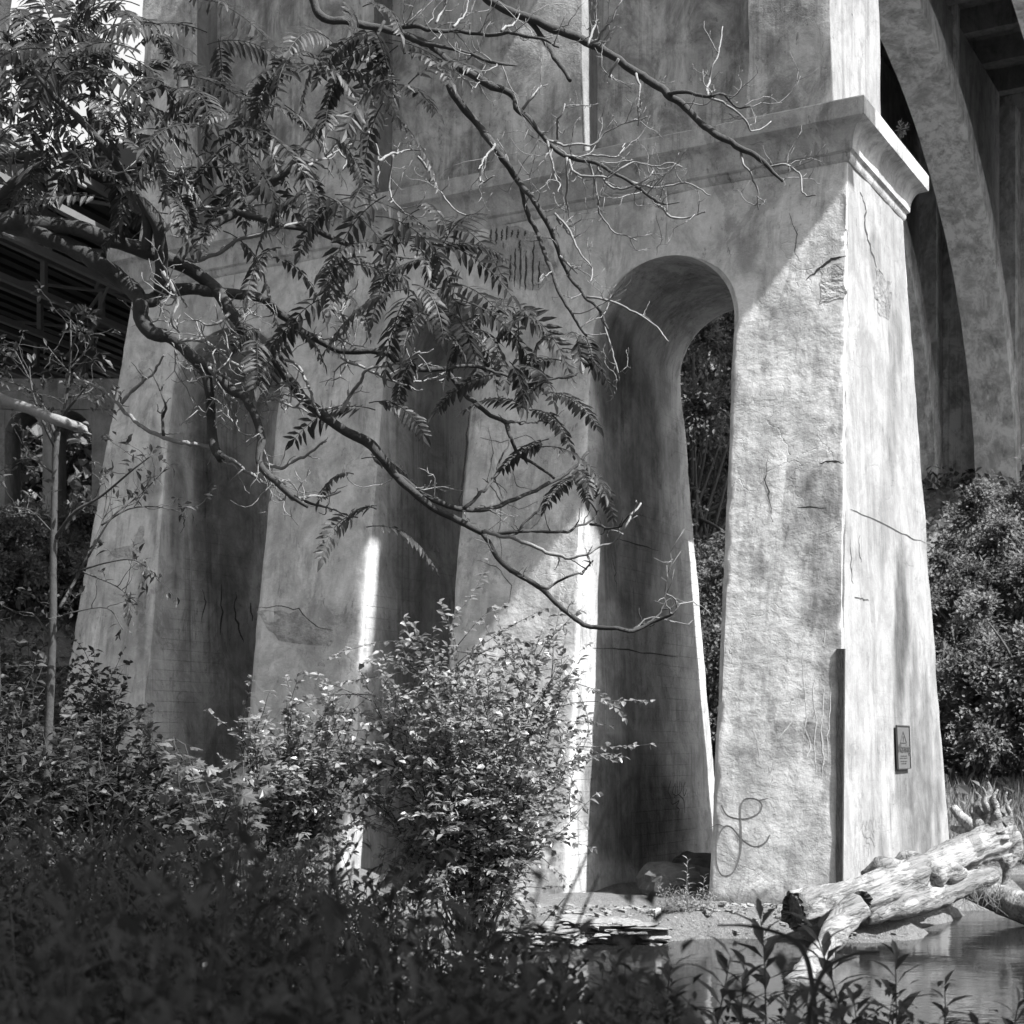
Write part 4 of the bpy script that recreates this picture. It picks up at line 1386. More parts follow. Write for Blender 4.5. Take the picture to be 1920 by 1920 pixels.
for ti, (tx, ty, nl) in enumerate(TUFTS):
    c0 = at(tx, ty, rng.normal(11.6, .55))
    rot = rng.uniform(0, 6.28)
    nl = max(2, int(round(nl * (.52 if 220 < tx < 720 and 60 < ty < 420 else .62))))
    for k in range(nl):
        a = rot + k * 6.28 / nl + rng.normal(0, .3)
        out = np.array([math.cos(a), math.sin(a) * .9, rng.uniform(-.15, .5)])
        L = rng.uniform(.42, .95) * (1.0 if ty < 600 else .75)
        n = 12
        pts, d, q = [c0 + rng.normal(0, .05, 3)], unit(out), c0.copy()
        q = pts[0]
        dr = rng.uniform(.06, .2)
        for s in range(n):
            d = unit(d + np.array([0, 0, -dr]))
            q = q + d * L / n
            pts.append(q)
        pts = np.array(pts)
        lm.tube(pts, np.linspace(.005, .0018, len(pts)), 4, smooth=False)
        m = rng.integers(12, 16)
        s = np.linspace(.16, .99, m)
        pos = np.stack([np.interp(s, np.linspace(0, 1, n + 1), pts[:, i]) for i in range(3)], -1)
        tan = unit(np.stack([np.interp(s, np.linspace(0, 1, n + 1), np.gradient(pts[:, i])) for i in range(3)], -1))
        up = np.array([0, 0, 1.0]) + rng.normal(0, .35, 3)
        side = unit(np.cross(tan, up))
        nn = np.cross(side, tan)
        sz = .125 * (.65 + .5 * np.sin(np.pi * np.clip(s * .85 + .12, 0, 1)))
        for sg in (-1, 1):
            dv = tan * .55 + side * sg + np.array([0, 0, -.28]) + rng.normal(0, .13, (m, 3))
            nv = nn + side * sg * .35 + rng.normal(0, .2, (m, 3))
            lm.leaves(pos, dv, nv, sz * rng.uniform(.85, 1.1, m) * (.8 + .3 * (L > .7)), sz * .29, .16, .16, .33)
        lm.leaves(pos[-1:], tan[-1:], nn[-1:], .13, .045, .15, .1)
lm.build('foliage', M['leaf'], leafy, LT)

bare = thing('bare_tree', 'leafless dead tree whose twiggy branches hang down across the cornice', 'tree', (-4.5, 13.2, .3))
BT = np.array(bare.location)
mb = MB()
mb.tube(np.array([(-4.6, 13.2, -.2), (-4.5, 13.2, 3), (-4.55, 13.25, 6), (-4.3, 13.2, 9), (-3.9, 13.1, 12), (-3.2, 13.0, 14)]), [.26, .22, .2, .17, .13, .08], 14, rough=.08, seed=90, step=.2)
mb.build('trunk', M['bark'], bare, BT, smooth=True)
BL = [
    ([(500, -330), (640, -180), (760, -90), (890, -20), (917, 0), (957, 20), (1007, 40), (1057, 60), (1107, 82), (1147, 103), (1187, 133), (1227, 157), (1257, 180), (1280, 197), (1313, 230), (1347, 255), (1390, 277), (1430, 303), (1470, 340)], [11, 10, 9, 8.5, 8.5, 8, 8, 8, 8, 7.5, 7.5, 7, 7, 6.5, 6, 6, 5.5, 4.5, 2.5], (-3.9, 13.1, 12)),
    ([(430, -250), (560, -60), (600, 27), (650, 40), (700, 50), (760, 65), (773, 70), (807, 87), (840, 117), (880, 137), (923, 160), (963, 180), (967, 200), (993, 223), (1023, 263), (1057, 290), (1103, 303), (1143, 320), (1180, 340), (1220, 370), (1240, 383), (1273, 380)], [9, 9, 8, 7, 7, 7.5, 7.5, 8, 8, 7.5, 7.5, 6.5, 5.5, 5, 4.5, 4, 3.5, 3, 3, 2.5, 2, 1.5], (-4.2, 13.2, 9.6)),
    ([(840, 117), (880, 187), (923, 247), (960, 300), (987, 347), (1013, 383), (1040, 433), (1057, 483), (1070, 520), (1100, 557), (1123, 580), (1140, 617)], [7.5, 7.5, 7, 6.5, 5.5, 5, 4.5, 4, 3.5, 3, 2.5, 2], None),
    ([(983, 345), (993, 393), (1010, 437), (1033, 500), (1047, 540), (1073, 587), (1100, 633)], [4.5, 4.5, 4, 4, 3.5, 3, 2], None),
    ([(983, 34), (1013, 70), (1040, 107), (1068, 150)], [5, 5, 4.5, 4], None),
    ([(800, 80), (840, 87), (887, 103), (923, 117), (967, 123)], [4, 3.5, 3.5, 3, 2], None),
    ([(723, 27), (780, 28), (817, 43), (867, 50), (923, 60), (960, 60), (1007, 72), (1047, 87)], [4.5, 4.5, 4.5, 4, 3.5, 3, 2.5, 2], None),
    ([(1253, 172), (1280, 170), (1327, 180), (1357, 177), (1380, 200), (1407, 200)], [3.5, 3.5, 3, 2.5, 2, 1.5], None),
]
bp = []
for i, (pts, ra, zt) in enumerate(BL):
    q = limb3(pts, 12.6, 12.2, .2, 170 + i)
    if i in (2,): q[0] = bp[1][11 if len(bp[1]) > 22 else 8]
    rr = np.array(ra, float) * (12.4 / F)
    if zt is not None:
        q = np.vstack([[zt], [(np.array(zt) + q[0]) / 2 + [0, 0, .3]], q])
        rr = np.concatenate([[rr[0] * 1.4, rr[0] * 1.2], rr])
    if i >= 2:   # join each side limb to the closest point of the two main ones
        allp = np.vstack([catmull(b, np.ones(len(b)))[0] for b in bp[:2] + ([bp[2]] if i > 2 else [])])
        k = np.argmin(np.hypot(*(np.array(px_of(allp)) - np.array(pts[0])[:, None])))
        q = q + (allp[k] - q[0])[None, :] * np.linspace(1, 0, len(q))[:, None] ** 2
    mb = MB()
    mb.tube(q, rr, 10, rough=.12, seed=180 + i, step=.035, kink=.008)
    mb.build('limb', M['bark'], bare, BT, smooth=True)
    bp.append(q)
mb = MB()
BW = [[(1193, 138), (1200, 177), (1196, 233)], [(1327, 180), (1330, 150), (1343, 110), (1357, 50)], [(1330, 183), (1373, 203), (1397, 227), (1410, 247), (1443, 230)], [(1390, 278), (1393, 310), (1413, 333), (1422, 393)], [(1440, 312), (1473, 310), (1500, 327), (1507, 360), (1527, 370)],
      [(1100, 557), (1140, 563), (1180, 583), (1220, 603), (1240, 623), (1255, 640)], [(1027, 263), (1073, 273), (1113, 267), (1133, 247), (1173, 230), (1213, 220)], [(1057, 290), (1113, 293), (1157, 293), (1173, 267)], [(1063, 295), (1063, 333), (1062, 383), (1070, 413)],
      [(1103, 303), (1113, 333), (1120, 383), (1137, 423), (1193, 452)], [(1067, 300), (1080, 325), (1107, 333), (1157, 323), (1190, 303), (1227, 310), (1280, 310)], [(1120, 315), (1130, 335), (1160, 353), (1207, 337), (1223, 320)], [(1027, 263), (1033, 300), (1043, 333), (1050, 360)],
      [(690, 247), (707, 283), (710, 343), (690, 370)], [(710, 302), (737, 287), (760, 283), (797, 282)], [(737, 290), (730, 343), (740, 383), (767, 405)], [(783, 293), (813, 327), (822, 353), (853, 390), (880, 405)], [(928, 270), (915, 290), (893, 317)], [(905, 300), (903, 343), (925, 330)],
      [(817, 43), (833, 20), (840, -10)], [(850, 50), (870, 30), (880, 0)], [(940, 58), (965, 40), (975, 25)], [(1103, 85), (1115, 40), (1120, 0)], [(1107, 83), (1140, 45), (1165, 0)], [(1040, 400), (1070, 440), (1090, 480), (1110, 500), (1105, 530)], [(1050, 480), (1085, 512)], [(1045, 410), (1060, 430), (1078, 440)],
      [(1160, 110), (1140, 140), (1150, 145)], [(980, 205), (1000, 180), (1015, 160)], [(1045, 260), (1050, 225), (1060, 195)], [(1220, 370), (1250, 400), (1290, 405), (1320, 395)], [(1180, 340), (1230, 350), (1290, 345), (1330, 365)], [(1125, 585), (1160, 700), (1150, 715)]]
bw = []
for i, pts in enumerate(BW):
    q = limb3(pts, 12.3, 12.3 + .4 * math.sin(i), .1, 210 + i)
    mb = MB()
    mb.tube(q, np.linspace(3.0, 1.3, len(q)) * (12.3 / F) * .9, 6, rough=.2, seed=i, step=.03, kink=.014)
    twigs(mb, q, 4, np.random.default_rng(i + 90), .1, .4, .0045, .8, .35, 1)
    mb.build('twig', M['barkpale'], bare, BT, smooth=True)
rng = np.random.default_rng(23)
for q, n in ((bp[0][4:], 10), (bp[1][10:], 16), (bp[2], 8), (bp[3], 6), (bp[5], 8), (bp[6], 16), (bp[7], 5)):
    mb = MB()
    twigs(mb, q, n, rng, .15, .6, .0055, .8, .35, 1)
    mb.build('twig_spray', M['barkpale'], bare, BT, smooth=True)

# ------------------------------------------------------------------ shrubs, saplings, trees


def rand_dirs(rng, n):
    return unit(rng.normal(size=(n, 3)))


def shrub(name, label, base, stems, rng, leafm, barkm, llen, lwid, spread=.7, height=2.0, leaf_every=.05, cat='shrub', side=7, group=None, aim=None):
    root = thing(name, label, cat, base, group)
    base = np.array(base, float)
    sm, lf = MB(), MB()
    C, D = [], []
    for i in range(stems):
        a = rng.uniform(0, 2 * np.pi)
        if aim is not None:
            tip = base + np.array(aim[i % len(aim)]) + rng.normal(0, .1, 3)
        else:
            rr = spread * math.sqrt(rng.random())
            tip = base + np.array([math.cos(a) * rr, math.sin(a) * rr, height * rng.uniform(.55, 1) * (1 - .35 * (rr / spread) ** 2)])
        b = base + np.array([math.cos(a), math.sin(a), 0]) * rng.uniform(0, .15)
        mid = b + (tip - b) * .5 + np.array([0, 0, .12 * height]) + rng.normal(0, .06, 3)
        path, _ = catmull(np.array([b, mid, tip]), np.ones(3), .1)
        path = path + .015 * rng.normal(size=path.shape)
        sm.tube(path, np.linspace(.014, .003, len(path)), 5, smooth=False)
        subs = [path[int(len(path) * .35):]]
        for s in range(side):
            k = rng.integers(int(len(path) * .3), len(path) - 1)
            d = unit(unit(path[k] - path[k - 1]) * .7 + rand_dirs(rng, 1)[0] * .8)
            l = np.linalg.norm(tip - b) * rng.uniform(.12, .34)
            q = [path[k]]
            for t in range(6):
                d = unit(d + rng.normal(0, .12, 3) + [0, 0, -.05])
                q.append(q[-1] + d * l / 6)
            q = np.array(q)
            sm.tube(q, np.linspace(.006, .002, len(q)), 4, smooth=False)
            subs.append(q)
        for q in subs:
            ln = np.sum(np.linalg.norm(np.diff(q, axis=0), axis=1))
            m = max(2, int(ln / leaf_every))
            s = np.sort(rng.uniform(.08, 1, m))
            pos = np.stack([np.interp(s, np.linspace(0, 1, len(q)), q[:, i_]) for i_ in range(3)], -1)
            tan = unit(np.stack([np.interp(s, np.linspace(0, 1, len(q)), np.gradient(q[:, i_])) for i_ in range(3)], -1))
            C.append(pos)
            D.append(tan)
    C, D = np.vstack(C), np.vstack(D)
    n = len(C)
    sd = unit(np.cross(D, [0, 0, 1]) + 1e-3) * np.where(rng.random(n) < .5, 1, -1)[:, None]
    dv = D * .5 + sd + rng.normal(0, .4, (n, 3)) + np.array([0, 0, -.15])
    nv = np.array([0, 0, 1.0]) + rng.normal(0, .45, (n, 3))
    lf.leaves(C, dv, nv, llen * rng.uniform(.6, 1.25, n), lwid * rng.uniform(.7, 1.2, n), .15, .12, .42)
    sm.build('stems', barkm, root, base, smooth=True)
    lf.build('foliage', leafm, root, base)
    return root


rng = np.random.default_rng(31)
b = at(880, 1640, 18.2)
b[2] = float(hgt(b[0], b[1]))
aim = [tuple(at(x, y, 18.2 + dy) - b) for x, y, dy in ((845, 1150, 0), (790, 1170, .2), (815, 1230, -.2), (720, 1260, 0), (690, 1290, .3), (760, 1310, -.4), (880, 1250, .3), (920, 1230, 0), (960, 1240, -.3), (1020, 1230, .2), (1045, 1260, 0), (1055, 1300, -.2), (1080, 1390, .3), (1070, 1350, .5), (1000, 1330, -.5),
        (940, 1330, -.6), (860, 1330, -.6), (700, 1470, 0), (660, 1480, .2), (760, 1420, -.5), (820, 1450, -.7), (960, 1450, -.7), (1040, 1470, -.2), (1060, 1520, 0), (1000, 1540, -.5), (900, 1500, -.8), (800, 1520, -.3), (870, 1390, .8), (960, 1390, .8), (1020, 1420, .6), (790, 1360, .6), (730, 1360, .4))]
shrub('leafy_shrub', 'bright sunlit leafy shrub standing before the second leg of the pier', b, 64, rng, M['leafbush'], M['bark2'], .10, .062, leaf_every=.035, side=9, aim=aim, height=2.4)
b = at(520, 1640, 18.5)
b[2] = float(hgt(b[0], b[1]))
aim = [tuple(at(x, y, 18.5 + dy) - b) for x, y, dy in ((540, 1310, 0), (480, 1340, .2), (590, 1330, .1), (620, 1350, -.2), (650, 1330, .1), (670, 1370, 0), (560, 1380, -.4), (500, 1400, -.5), (620, 1430, -.3), (660, 1460, .2), (450, 1380, .3), (540, 1440, -.6), (600, 1480, -.4), (560, 1350, .6), (640, 1310, .3), (690, 1400, .3))]
shrub('leafy_shrub', 'smaller leafy shrub just left of the bright shrub', b, 36, rng, M['leafbush'], M['bark2'], .10, .06, leaf_every=.04, side=8, aim=aim, height=2.0)
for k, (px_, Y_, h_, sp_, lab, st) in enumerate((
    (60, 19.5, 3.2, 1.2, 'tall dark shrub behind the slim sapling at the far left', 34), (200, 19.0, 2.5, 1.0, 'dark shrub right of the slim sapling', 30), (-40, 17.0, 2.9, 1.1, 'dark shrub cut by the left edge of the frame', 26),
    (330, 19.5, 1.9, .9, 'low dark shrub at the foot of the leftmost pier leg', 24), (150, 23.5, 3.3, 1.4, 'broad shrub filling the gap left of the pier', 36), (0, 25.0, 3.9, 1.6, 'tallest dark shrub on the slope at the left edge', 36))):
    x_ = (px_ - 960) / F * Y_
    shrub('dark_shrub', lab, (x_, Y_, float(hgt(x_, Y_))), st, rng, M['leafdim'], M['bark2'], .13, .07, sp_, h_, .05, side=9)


# young maple with lobed leaves
def lobed(mb, c, d, n, s):
    d, n = unit(d), unit(n)
    sd = np.cross(n, d)
    ang = np.radians([0, 22, 42, 62, 85, 110, 150, 180, 210, 250, 275, 298, 318, 338])
    rad = np.array([1.0, .55, .85, .5, .8, .45, .35, .12, .35, .45, .8, .5, .85, .55]) * s
    q = c + d * s * .2 + (d[None] * np.cos(ang)[:, None] + sd[None] * np.sin(ang)[:, None]) * rad[:, None] - n[None] * (np.abs(np.sin(ang)) * s * .18)[:, None]
    V = np.vstack([q, c + d * s * .2])
    i = np.arange(14)
    mb.add(V, [np.stack([i, (i + 1) % 14, np.full(14, 14)], -1)])


b = at(430, 1600, 17.2)
b[2] = float(hgt(b[0], b[1]))
mp = thing('young_maple', 'young maple with broad lobed leaves catching sun among the weeds', 'sapling', b)
sm, lf = MB(), MB()
for i in range(16):
    tip = at(rng.uniform(300, 510), rng.uniform(1380, 1500), 17.2 + rng.normal(0, .4))
    q, _ = catmull(np.array([b, (b + tip) / 2 + rng.normal(0, .1, 3) + [0, 0, .15], tip]), np.ones(3))
    sm.tube(q, np.linspace(.012, .004, len(q)), 5, smooth=False)
    for k in range(11):
        t = q[rng.integers(len(q) // 2, len(q))]
        a = rng.uniform(0, 6.28)
        d = np.array([math.cos(a), math.sin(a), -.25])
        e = t + d * .09
        sm.tube(np.array([t, e]), [.003, .002], 4, smooth=False)
        lobed(lf, e, d, np.array([rng.normal(0, .5), rng.normal(0, .5) - .45, 1]), rng.uniform(.11, .19))
sm.build('stems', M['bark2'], mp, b, smooth=True)
lf.build('foliage', M['leafmaple'], mp, b)

# slim sapling at the far left
YS = 17.5
b = at(85, 1560, YS)
b[2] = float(hgt(b[0], b[1]))
sap = thing('slim_sapling', 'slim straight sapling with sparse leaves at the far left', 'sapling', b)
mb = MB()
tr = np.vstack([[b - [0, 0, .1]], pl([(88, 1450, YS), (93, 1330, YS), (99, 1180, YS), (100, 1050, YS), (102, 930, YS), (104, 860, YS), (108, 810, YS)])])
mb.tube(tr, [.055, .05, .047, .043, .04, .036, .034, .03], 12, rough=.06, seed=200, step=.12)
mb.build('trunk', M['bark2'], sap, b, smooth=True)
mb, lf = MB(), MB()
SB = [[(108, 810), (122, 760), (130, 700), (133, 640), (132, 600)], [(106, 820), (85, 770), (70, 740), (50, 700), (30, 660)], [(110, 800), (125, 770), (150, 740), (170, 715)], [(104, 840), (80, 790), (60, 730), (55, 680)], [(112, 1140), (140, 1090), (165, 1040), (190, 985), (200, 930), (195, 900)],
      [(103, 1010), (140, 960), (190, 930), (250, 880), (290, 850)], [(165, 1045), (210, 970), (260, 930), (310, 880)], [(190, 985), (240, 955), (290, 950), (340, 960)], [(150, 1070), (200, 1055), (250, 1050), (290, 1075)], [(150, 1070), (220, 1100), (250, 1130)], [(103, 890), (60, 860), (30, 870)], [(100, 1000), (60, 960), (20, 950)],
      [(133, 690), (160, 660), (175, 650)], [(131, 700), (105, 670), (90, 650)], [(132, 660), (145, 620), (142, 590)], [(60, 735), (30, 720), (10, 715)], [(128, 745), (165, 735), (180, 720)], [(110, 1160), (130, 1150), (200, 1140), (230, 1180)], [(98, 1200), (60, 1150), (20, 1150)]]
pc, pd_ = [], []
for i, s in enumerate(SB):
    q = limb3(s, YS, YS + .6 * math.sin(i * 2.1), .1, 250 + i)
    mb.tube(q, np.linspace(.022 if i < 6 else .012, .005, len(q)), 6, step=.08)
    tips = [(q[-1], unit(q[-1] - q[-2]))]
    twigs(mb, q, 5, rng, .2, .6, .005, .7, .2, 0, tips)
    for p_, d_ in tips:
        m = rng.integers(4, 9)
        pc.append(p_ + rng.normal(0, .04, (m, 3)))
        pd_.append(d_ + rng.normal(0, .7, (m, 3)) + [0, 0, -.2])
pc, pd_ = np.vstack(pc), np.vstack(pd_)
lf.leaves(pc, pd_, np.array([0, 0, 1]) + rng.normal(0, .4, pc.shape), rng.uniform(.07, .15, len(pc)), rng.uniform(.03, .06, len(pc)), .15, .2)
mb.build('branches', M['bark2'], sap, b, smooth=True)
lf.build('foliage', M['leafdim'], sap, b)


def tree(name, label, base, height, cr, rng, n, leafm, ls, clumps=26, low=.15, cat='tree', group=None, center=None, trunk_r=.18):
    base = np.array(base, float)
    root = thing(name, label, cat, base, group)
    mb, lf = MB(), MB()
    top = base + [0, 0, height]
    cz = base + np.array([0, 0, height * (low + 1) / 2]) if center is None else np.array(center, float)
    rz = height * (1 - low) / 2
    mb.tube(np.array([base - [0, 0, .2], base + (cz - base) * .4 + rng.normal(0, .1, 3), cz, cz + (top - cz) * .7]), [trunk_r, trunk_r * .8, trunk_r * .5, .03], 9, rough=.08, seed=int(rng.integers(999)))
    C = []
    for k in range(clumps):
        d = rand_dirs(rng, 1)[0]
        rr = rng.uniform(.35, 1.0) ** .6
        c = cz + d * np.array([cr, cr, rz]) * rr * rng.uniform(.6, 1.3)
        k0 = base + (cz - base) * rng.uniform(.4, 1.0)
        mb.tube(np.array([k0, (k0 + c) / 2 + rng.normal(0, .15, 3), c]), [trunk_r * .35, trunk_r * .2, .012], 5)
        m = n // clumps
        s = cr * rng.uniform(.20, .36)
        # a clump: sprays of leaves along short drooping twigs
        tw = max(6, m // 14)
        td_ = rand_dirs(rng, tw) + d * .6 + [0, 0, .1]
        tl_ = s * rng.uniform(.6, 1.6, tw)
        idx = rng.integers(0, tw, m)
        f = rng.uniform(.1, 1, m)
        p = c + unit(td_)[idx] * (tl_[idx] * f)[:, None] + np.stack([np.zeros(m), np.zeros(m), -.35 * tl_[idx] * f ** 2], -1) + rng.normal(0, .05 * s + .02, (m, 3))
        C.append((p, unit(td_)[idx]))
    pos = np.vstack([c[0] for c in C])
    dr = np.vstack([c[1] for c in C])
    m = len(pos)
    lf.leaves(pos, dr + rng.normal(0, .6, (m, 3)) + [0, 0, -.2], np.array([0, 0, 1.0]) + rng.normal(0, .5, (m, 3)), ls * rng.uniform(.6, 1.3, m), ls * .55 * rng.uniform(.7, 1.2, m), .15, .15)
    mb.build('trunk', M['barkfar'], root, base, smooth=True)
    lf.build('crown', leafm, root, base)
    return root


rng = np.random.default_rng(41)
for k, (px_, Y_, h_, cr_, n_, m_, lab) in enumerate((
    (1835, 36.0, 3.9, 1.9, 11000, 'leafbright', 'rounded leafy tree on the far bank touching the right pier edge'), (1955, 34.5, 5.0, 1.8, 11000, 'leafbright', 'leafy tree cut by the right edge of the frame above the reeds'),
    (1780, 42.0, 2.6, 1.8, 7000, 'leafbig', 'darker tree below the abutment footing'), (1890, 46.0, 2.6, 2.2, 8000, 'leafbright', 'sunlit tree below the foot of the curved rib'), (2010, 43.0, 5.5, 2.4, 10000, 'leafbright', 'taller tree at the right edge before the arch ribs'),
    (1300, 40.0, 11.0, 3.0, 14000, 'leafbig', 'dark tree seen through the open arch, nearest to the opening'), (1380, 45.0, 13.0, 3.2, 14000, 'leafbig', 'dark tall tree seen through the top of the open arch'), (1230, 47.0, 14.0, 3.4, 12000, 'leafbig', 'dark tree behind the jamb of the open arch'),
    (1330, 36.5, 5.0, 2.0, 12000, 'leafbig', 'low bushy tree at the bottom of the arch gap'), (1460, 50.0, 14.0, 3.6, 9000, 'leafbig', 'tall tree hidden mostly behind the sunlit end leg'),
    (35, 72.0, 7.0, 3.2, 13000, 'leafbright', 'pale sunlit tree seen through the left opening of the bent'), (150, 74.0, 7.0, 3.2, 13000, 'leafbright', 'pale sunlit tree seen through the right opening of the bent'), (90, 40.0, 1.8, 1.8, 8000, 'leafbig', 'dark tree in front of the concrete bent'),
    (-30, 36.0, 2.2, 1.8, 7000, 'leafbig', 'dark tree left of the concrete bent at the frame edge'), (210, 37.0, 2.2, 1.5, 6000, 'leafbig', 'dark tree touching the left side of the pier'))):
    x_ = (px_ - 960) / F * Y_
    tree('forest_tree', lab, (x_, Y_, float(hgt(x_, Y_)) - .1), h_, cr_, rng, n_ * 3, M[m_], .135 if Y_ < 48 else .22, 36, .05, group='trees on the slopes behind the bridges')
# far wooded slope reading as one mass
mb = MB()
n = 60000
X = rng.uniform(-60, 70, n)
Y = rng.uniform(66, 100, n)
Z = hgt(X, Y) + rng.uniform(0, 1, n) ** .6 * (7 + 5 * vnoise(np.stack([X, Y, X * 0], -1), .2, 77))
mb.leaves(np.stack([X, Y, Z], -1), rand_dirs(rng, n), np.array([0, 0, 1]) + rng.normal(0, .6, (n, 3)), rng.uniform(.5, 1.0, n), .5, .15, .1)
tag(mb.build('distant_woodland', M['leafbig']), 'wooded slope far behind the bridges', 'woodland', kind='stuff')
# big shade tree standing right behind the viewer
tree('shade_tree', 'broad shade tree beside the camera, its crown outside the picture', (7.4, 1.0, .7), 14.5, 5.2, rng, 20000, M['leafbig'], .42, 44, .45, center=(6.0, 1.4, 11.2))

# low cover on slopes
mb = MB()
n = 26000
X = rng.uniform(-22, 24, n)
Y = rng.uniform(30, 62, n)
k = (hgt(X, Y) > .3)
X, Y = X[k], Y[k]
n = len(X)
mb.leaves(np.stack([X, Y, hgt(X, Y) + rng.uniform(0, .9, n) ** 1.5], -1), rand_dirs(rng, n) + [0, 0, .3], np.array([0, 0, 1]) + rng.normal(0, .5, (n, 3)), rng.uniform(.2, .5, n), rng.uniform(.12, .25, n), .15, .1)
tag(mb.build('slope_undergrowth', M['leafbig']), 'low undergrowth covering the far slopes', 'undergrowth', kind='stuff')
# reeds on the far bank
mb = MB()
n = 14000
X = rng.uniform(5.0, 14.5, n)
Y = rng.uniform(31.5, 35.5, n)
z = hgt(X, Y)
k = z > -.2
X, Y, z = X[k], Y[k], z[k]
n = len(X)
mb.leaves(np.stack([X, Y, z], -1), np.stack([rng.normal(0, .25, n), rng.normal(0, .25, n), np.ones(n)], -1), rng.normal(size=(n, 3)) * [1, 1, .1], rng.uniform(.35, .95, n), rng.uniform(.015, .03, n), .1, .15, .4)
tag(mb.build('reeds', M['reed']), 'band of reedy grass on the far bank of the stream', 'reeds', kind='stuff')


# grassy tuft at the foot of the sunlit leg
def stem_plant(mb, lf, base, h, rng, nl, ll, lw, lean=.15, r=.006, spread=0.0, s0=.2):
    d = unit(np.array([rng.normal(0, lean), rng.normal(0, lean), 1.0]))
    pts, q = [np.array(base, float)], np.array(base, float)
    for i in range(8):
        d = unit(d + rng.normal(0, .05, 3))
        q = q + d * h / 8
        pts.append(q.copy())
    pts = np.array(pts)
    mb.tube(pts, np.linspace(r, r * .35, 9), 5, smooth=False)
    s = np.linspace(s0, 1, nl)
    pos = np.stack([np.interp(s, np.linspace(0, 1, 9), pts[:, i]) for i in range(3)], -1)
    if spread:
        pos = pos + rng.normal(0, spread, pos.shape) * (.3 + .7 * np.sin(np.pi * np.clip(s, 0, 1)))[:, None]
    a = np.arange(nl) * 2.4 + rng.uniform(0, 6)
    dv = np.stack([np.cos(a), np.sin(a), .35 + .9 * s ** 3], -1) + rng.normal(0, .12, (nl, 3))
    sz = ll * (.55 + .6 * np.sin(np.pi * (.15 + .75 * s))) * rng.uniform(.85, 1.15, nl)
    lf.leaves(pos, dv, np.array([0, 0, 1.0]) + rng.normal(0, .2, (nl, 3)), sz, sz * lw / ll, .12, .28, .4)
    return pts


b = np.array([at(1285, 0, 21.2)[0], 21.2, 0])
b[2] = float(hgt(b[0], b[1]))
tf = thing('weed_tuft', 'sunlit tuft of weeds at the foot of the end leg', 'weeds', b)
mb, lf = MB(), MB()
for i in range(70):
    stem_plant(mb, lf, b + [rng.normal(0, .2), rng.normal(0, .12), 0], rng.uniform(.15, .4), rng, 9, .09, .016, .5, .003)
stem_plant(mb, lf, b + [.02, 0, 0], .72, rng, 16, .12, .022, .05, .005)
stem_plant(mb, lf, b + [.22, 0, 0], .5, rng, 14, .1, .02, .1, .004)
mb.build('stems', M['reed'], tf, b)
lf.build('foliage', M['reed'], tf, b)

b = at(1690, 255, 24.9)
cw = thing('cornice_weed', 'tiny weed sprouting from the sunlit edge of the cornice', 'weed', b)
mb, lf = MB(), MB()
for i in range(7):
    stem_plant(mb, lf, b + [rng.normal(0, .03), rng.normal(0, .03), -.03], rng.uniform(.12, .3), rng, 9, .07, .025, .3, .003)
mb.build('stems', M['reed'], cw, b)
lf.build('foliage', M['leafdim'], cw, b)
# tall leafy stems in the right foreground, one plant each
FP = [(1455, 1725, 6.0, 20, .15, 'tall leafy stem in front of the log, straight and dark against the water'), (1590, 1735, 6.2, 22, .15, 'tall leafy stem right of the straight dark one'), (1700, 1795, 6.0, 14, .14, 'shorter leafy stem with a broad top leaf near the right'),
      (1790, 1850, 6.3, 12, .10, 'small leafy stem low at the right'), (1885, 1870, 6.1, 12, .10, 'small leafy stem in the bottom right corner'), (1395, 1810, 5.6, 16, .12, 'leafy stem left of the fork of the log'), (1330, 1790, 5.7, 16, .13, 'leafy stem below the weed tuft'),
      (1245, 1800, 5.9, 15, .12, 'leafy stem below the flaking ledge'), (1160, 1815, 5.6, 15, .12, 'leafy stem left of the stems by the ledge'), (1535, 1860, 5.5, 14, .12, 'low leafy stem between the two tall stems'), (1640, 1880, 5.4, 13, .12, 'low leafy stem right of the second tall stem'), (1480, 1890, 5.2, 13, .12, 'low leafy stem at the bottom below the log fork')]
for (px_, py_, Y_, nl, ll, lab) in FP:
    x_ = (px_ - 960) / F * Y_
    zb = float(hgt(x_, Y_))
    h = max(.4, at(px_, py_, Y_)[2] - zb)
    r_ = thing('tall_weed_plant', lab, 'plant', (x_, Y_, zb), 'leafy stems in the right foreground')
    mb, lf = MB(), MB()
    stem_plant(mb, lf, (x_, Y_, zb), h, rng, int(nl * 1.25), ll * 1.25, ll * .28, .03, .006, 0, .38)
    mb.build('stem', M['leaffront'], r_, (x_, Y_, zb))
    lf.build('leaves', M['leaffront'], r_, (x_, Y_, zb))

# weed thicket in the foreground: nobody could count it
mb, lf = MB(), MB()


def thicket(n, xr, yr, hr, nl, ll, lw, spr=0.0):
    for i in range(n):
        Y_ = rng.uniform(*yr)
        px_ = rng.uniform(*xr)
        x_ = (px_ - 960) / F * Y_
        zb = float(hgt(x_, Y_))
        # the thicket stands lower towards the right so the stream shows
        top = 2.2 + (1404 - TOP(px_)) / F * Y_
        h = min(rng.uniform(*hr), max(.2, (top - zb) * rng.uniform(.75, 1.03)))
        stem_plant(mb, lf, (x_, Y_, zb), h, rng, nl, ll * rng.uniform(.7, 1.2), lw, .14, .005, spr * rng.uniform(.5, 1.3))


def TOP(px_):
    return np.interp(px_, [-300, 0, 200, 400, 600, 760, 900, 1050, 1200, 1400, 2000], [1480, 1510, 1540, 1560, 1590, 1620, 1700, 1760, 1810, 1850, 1900])


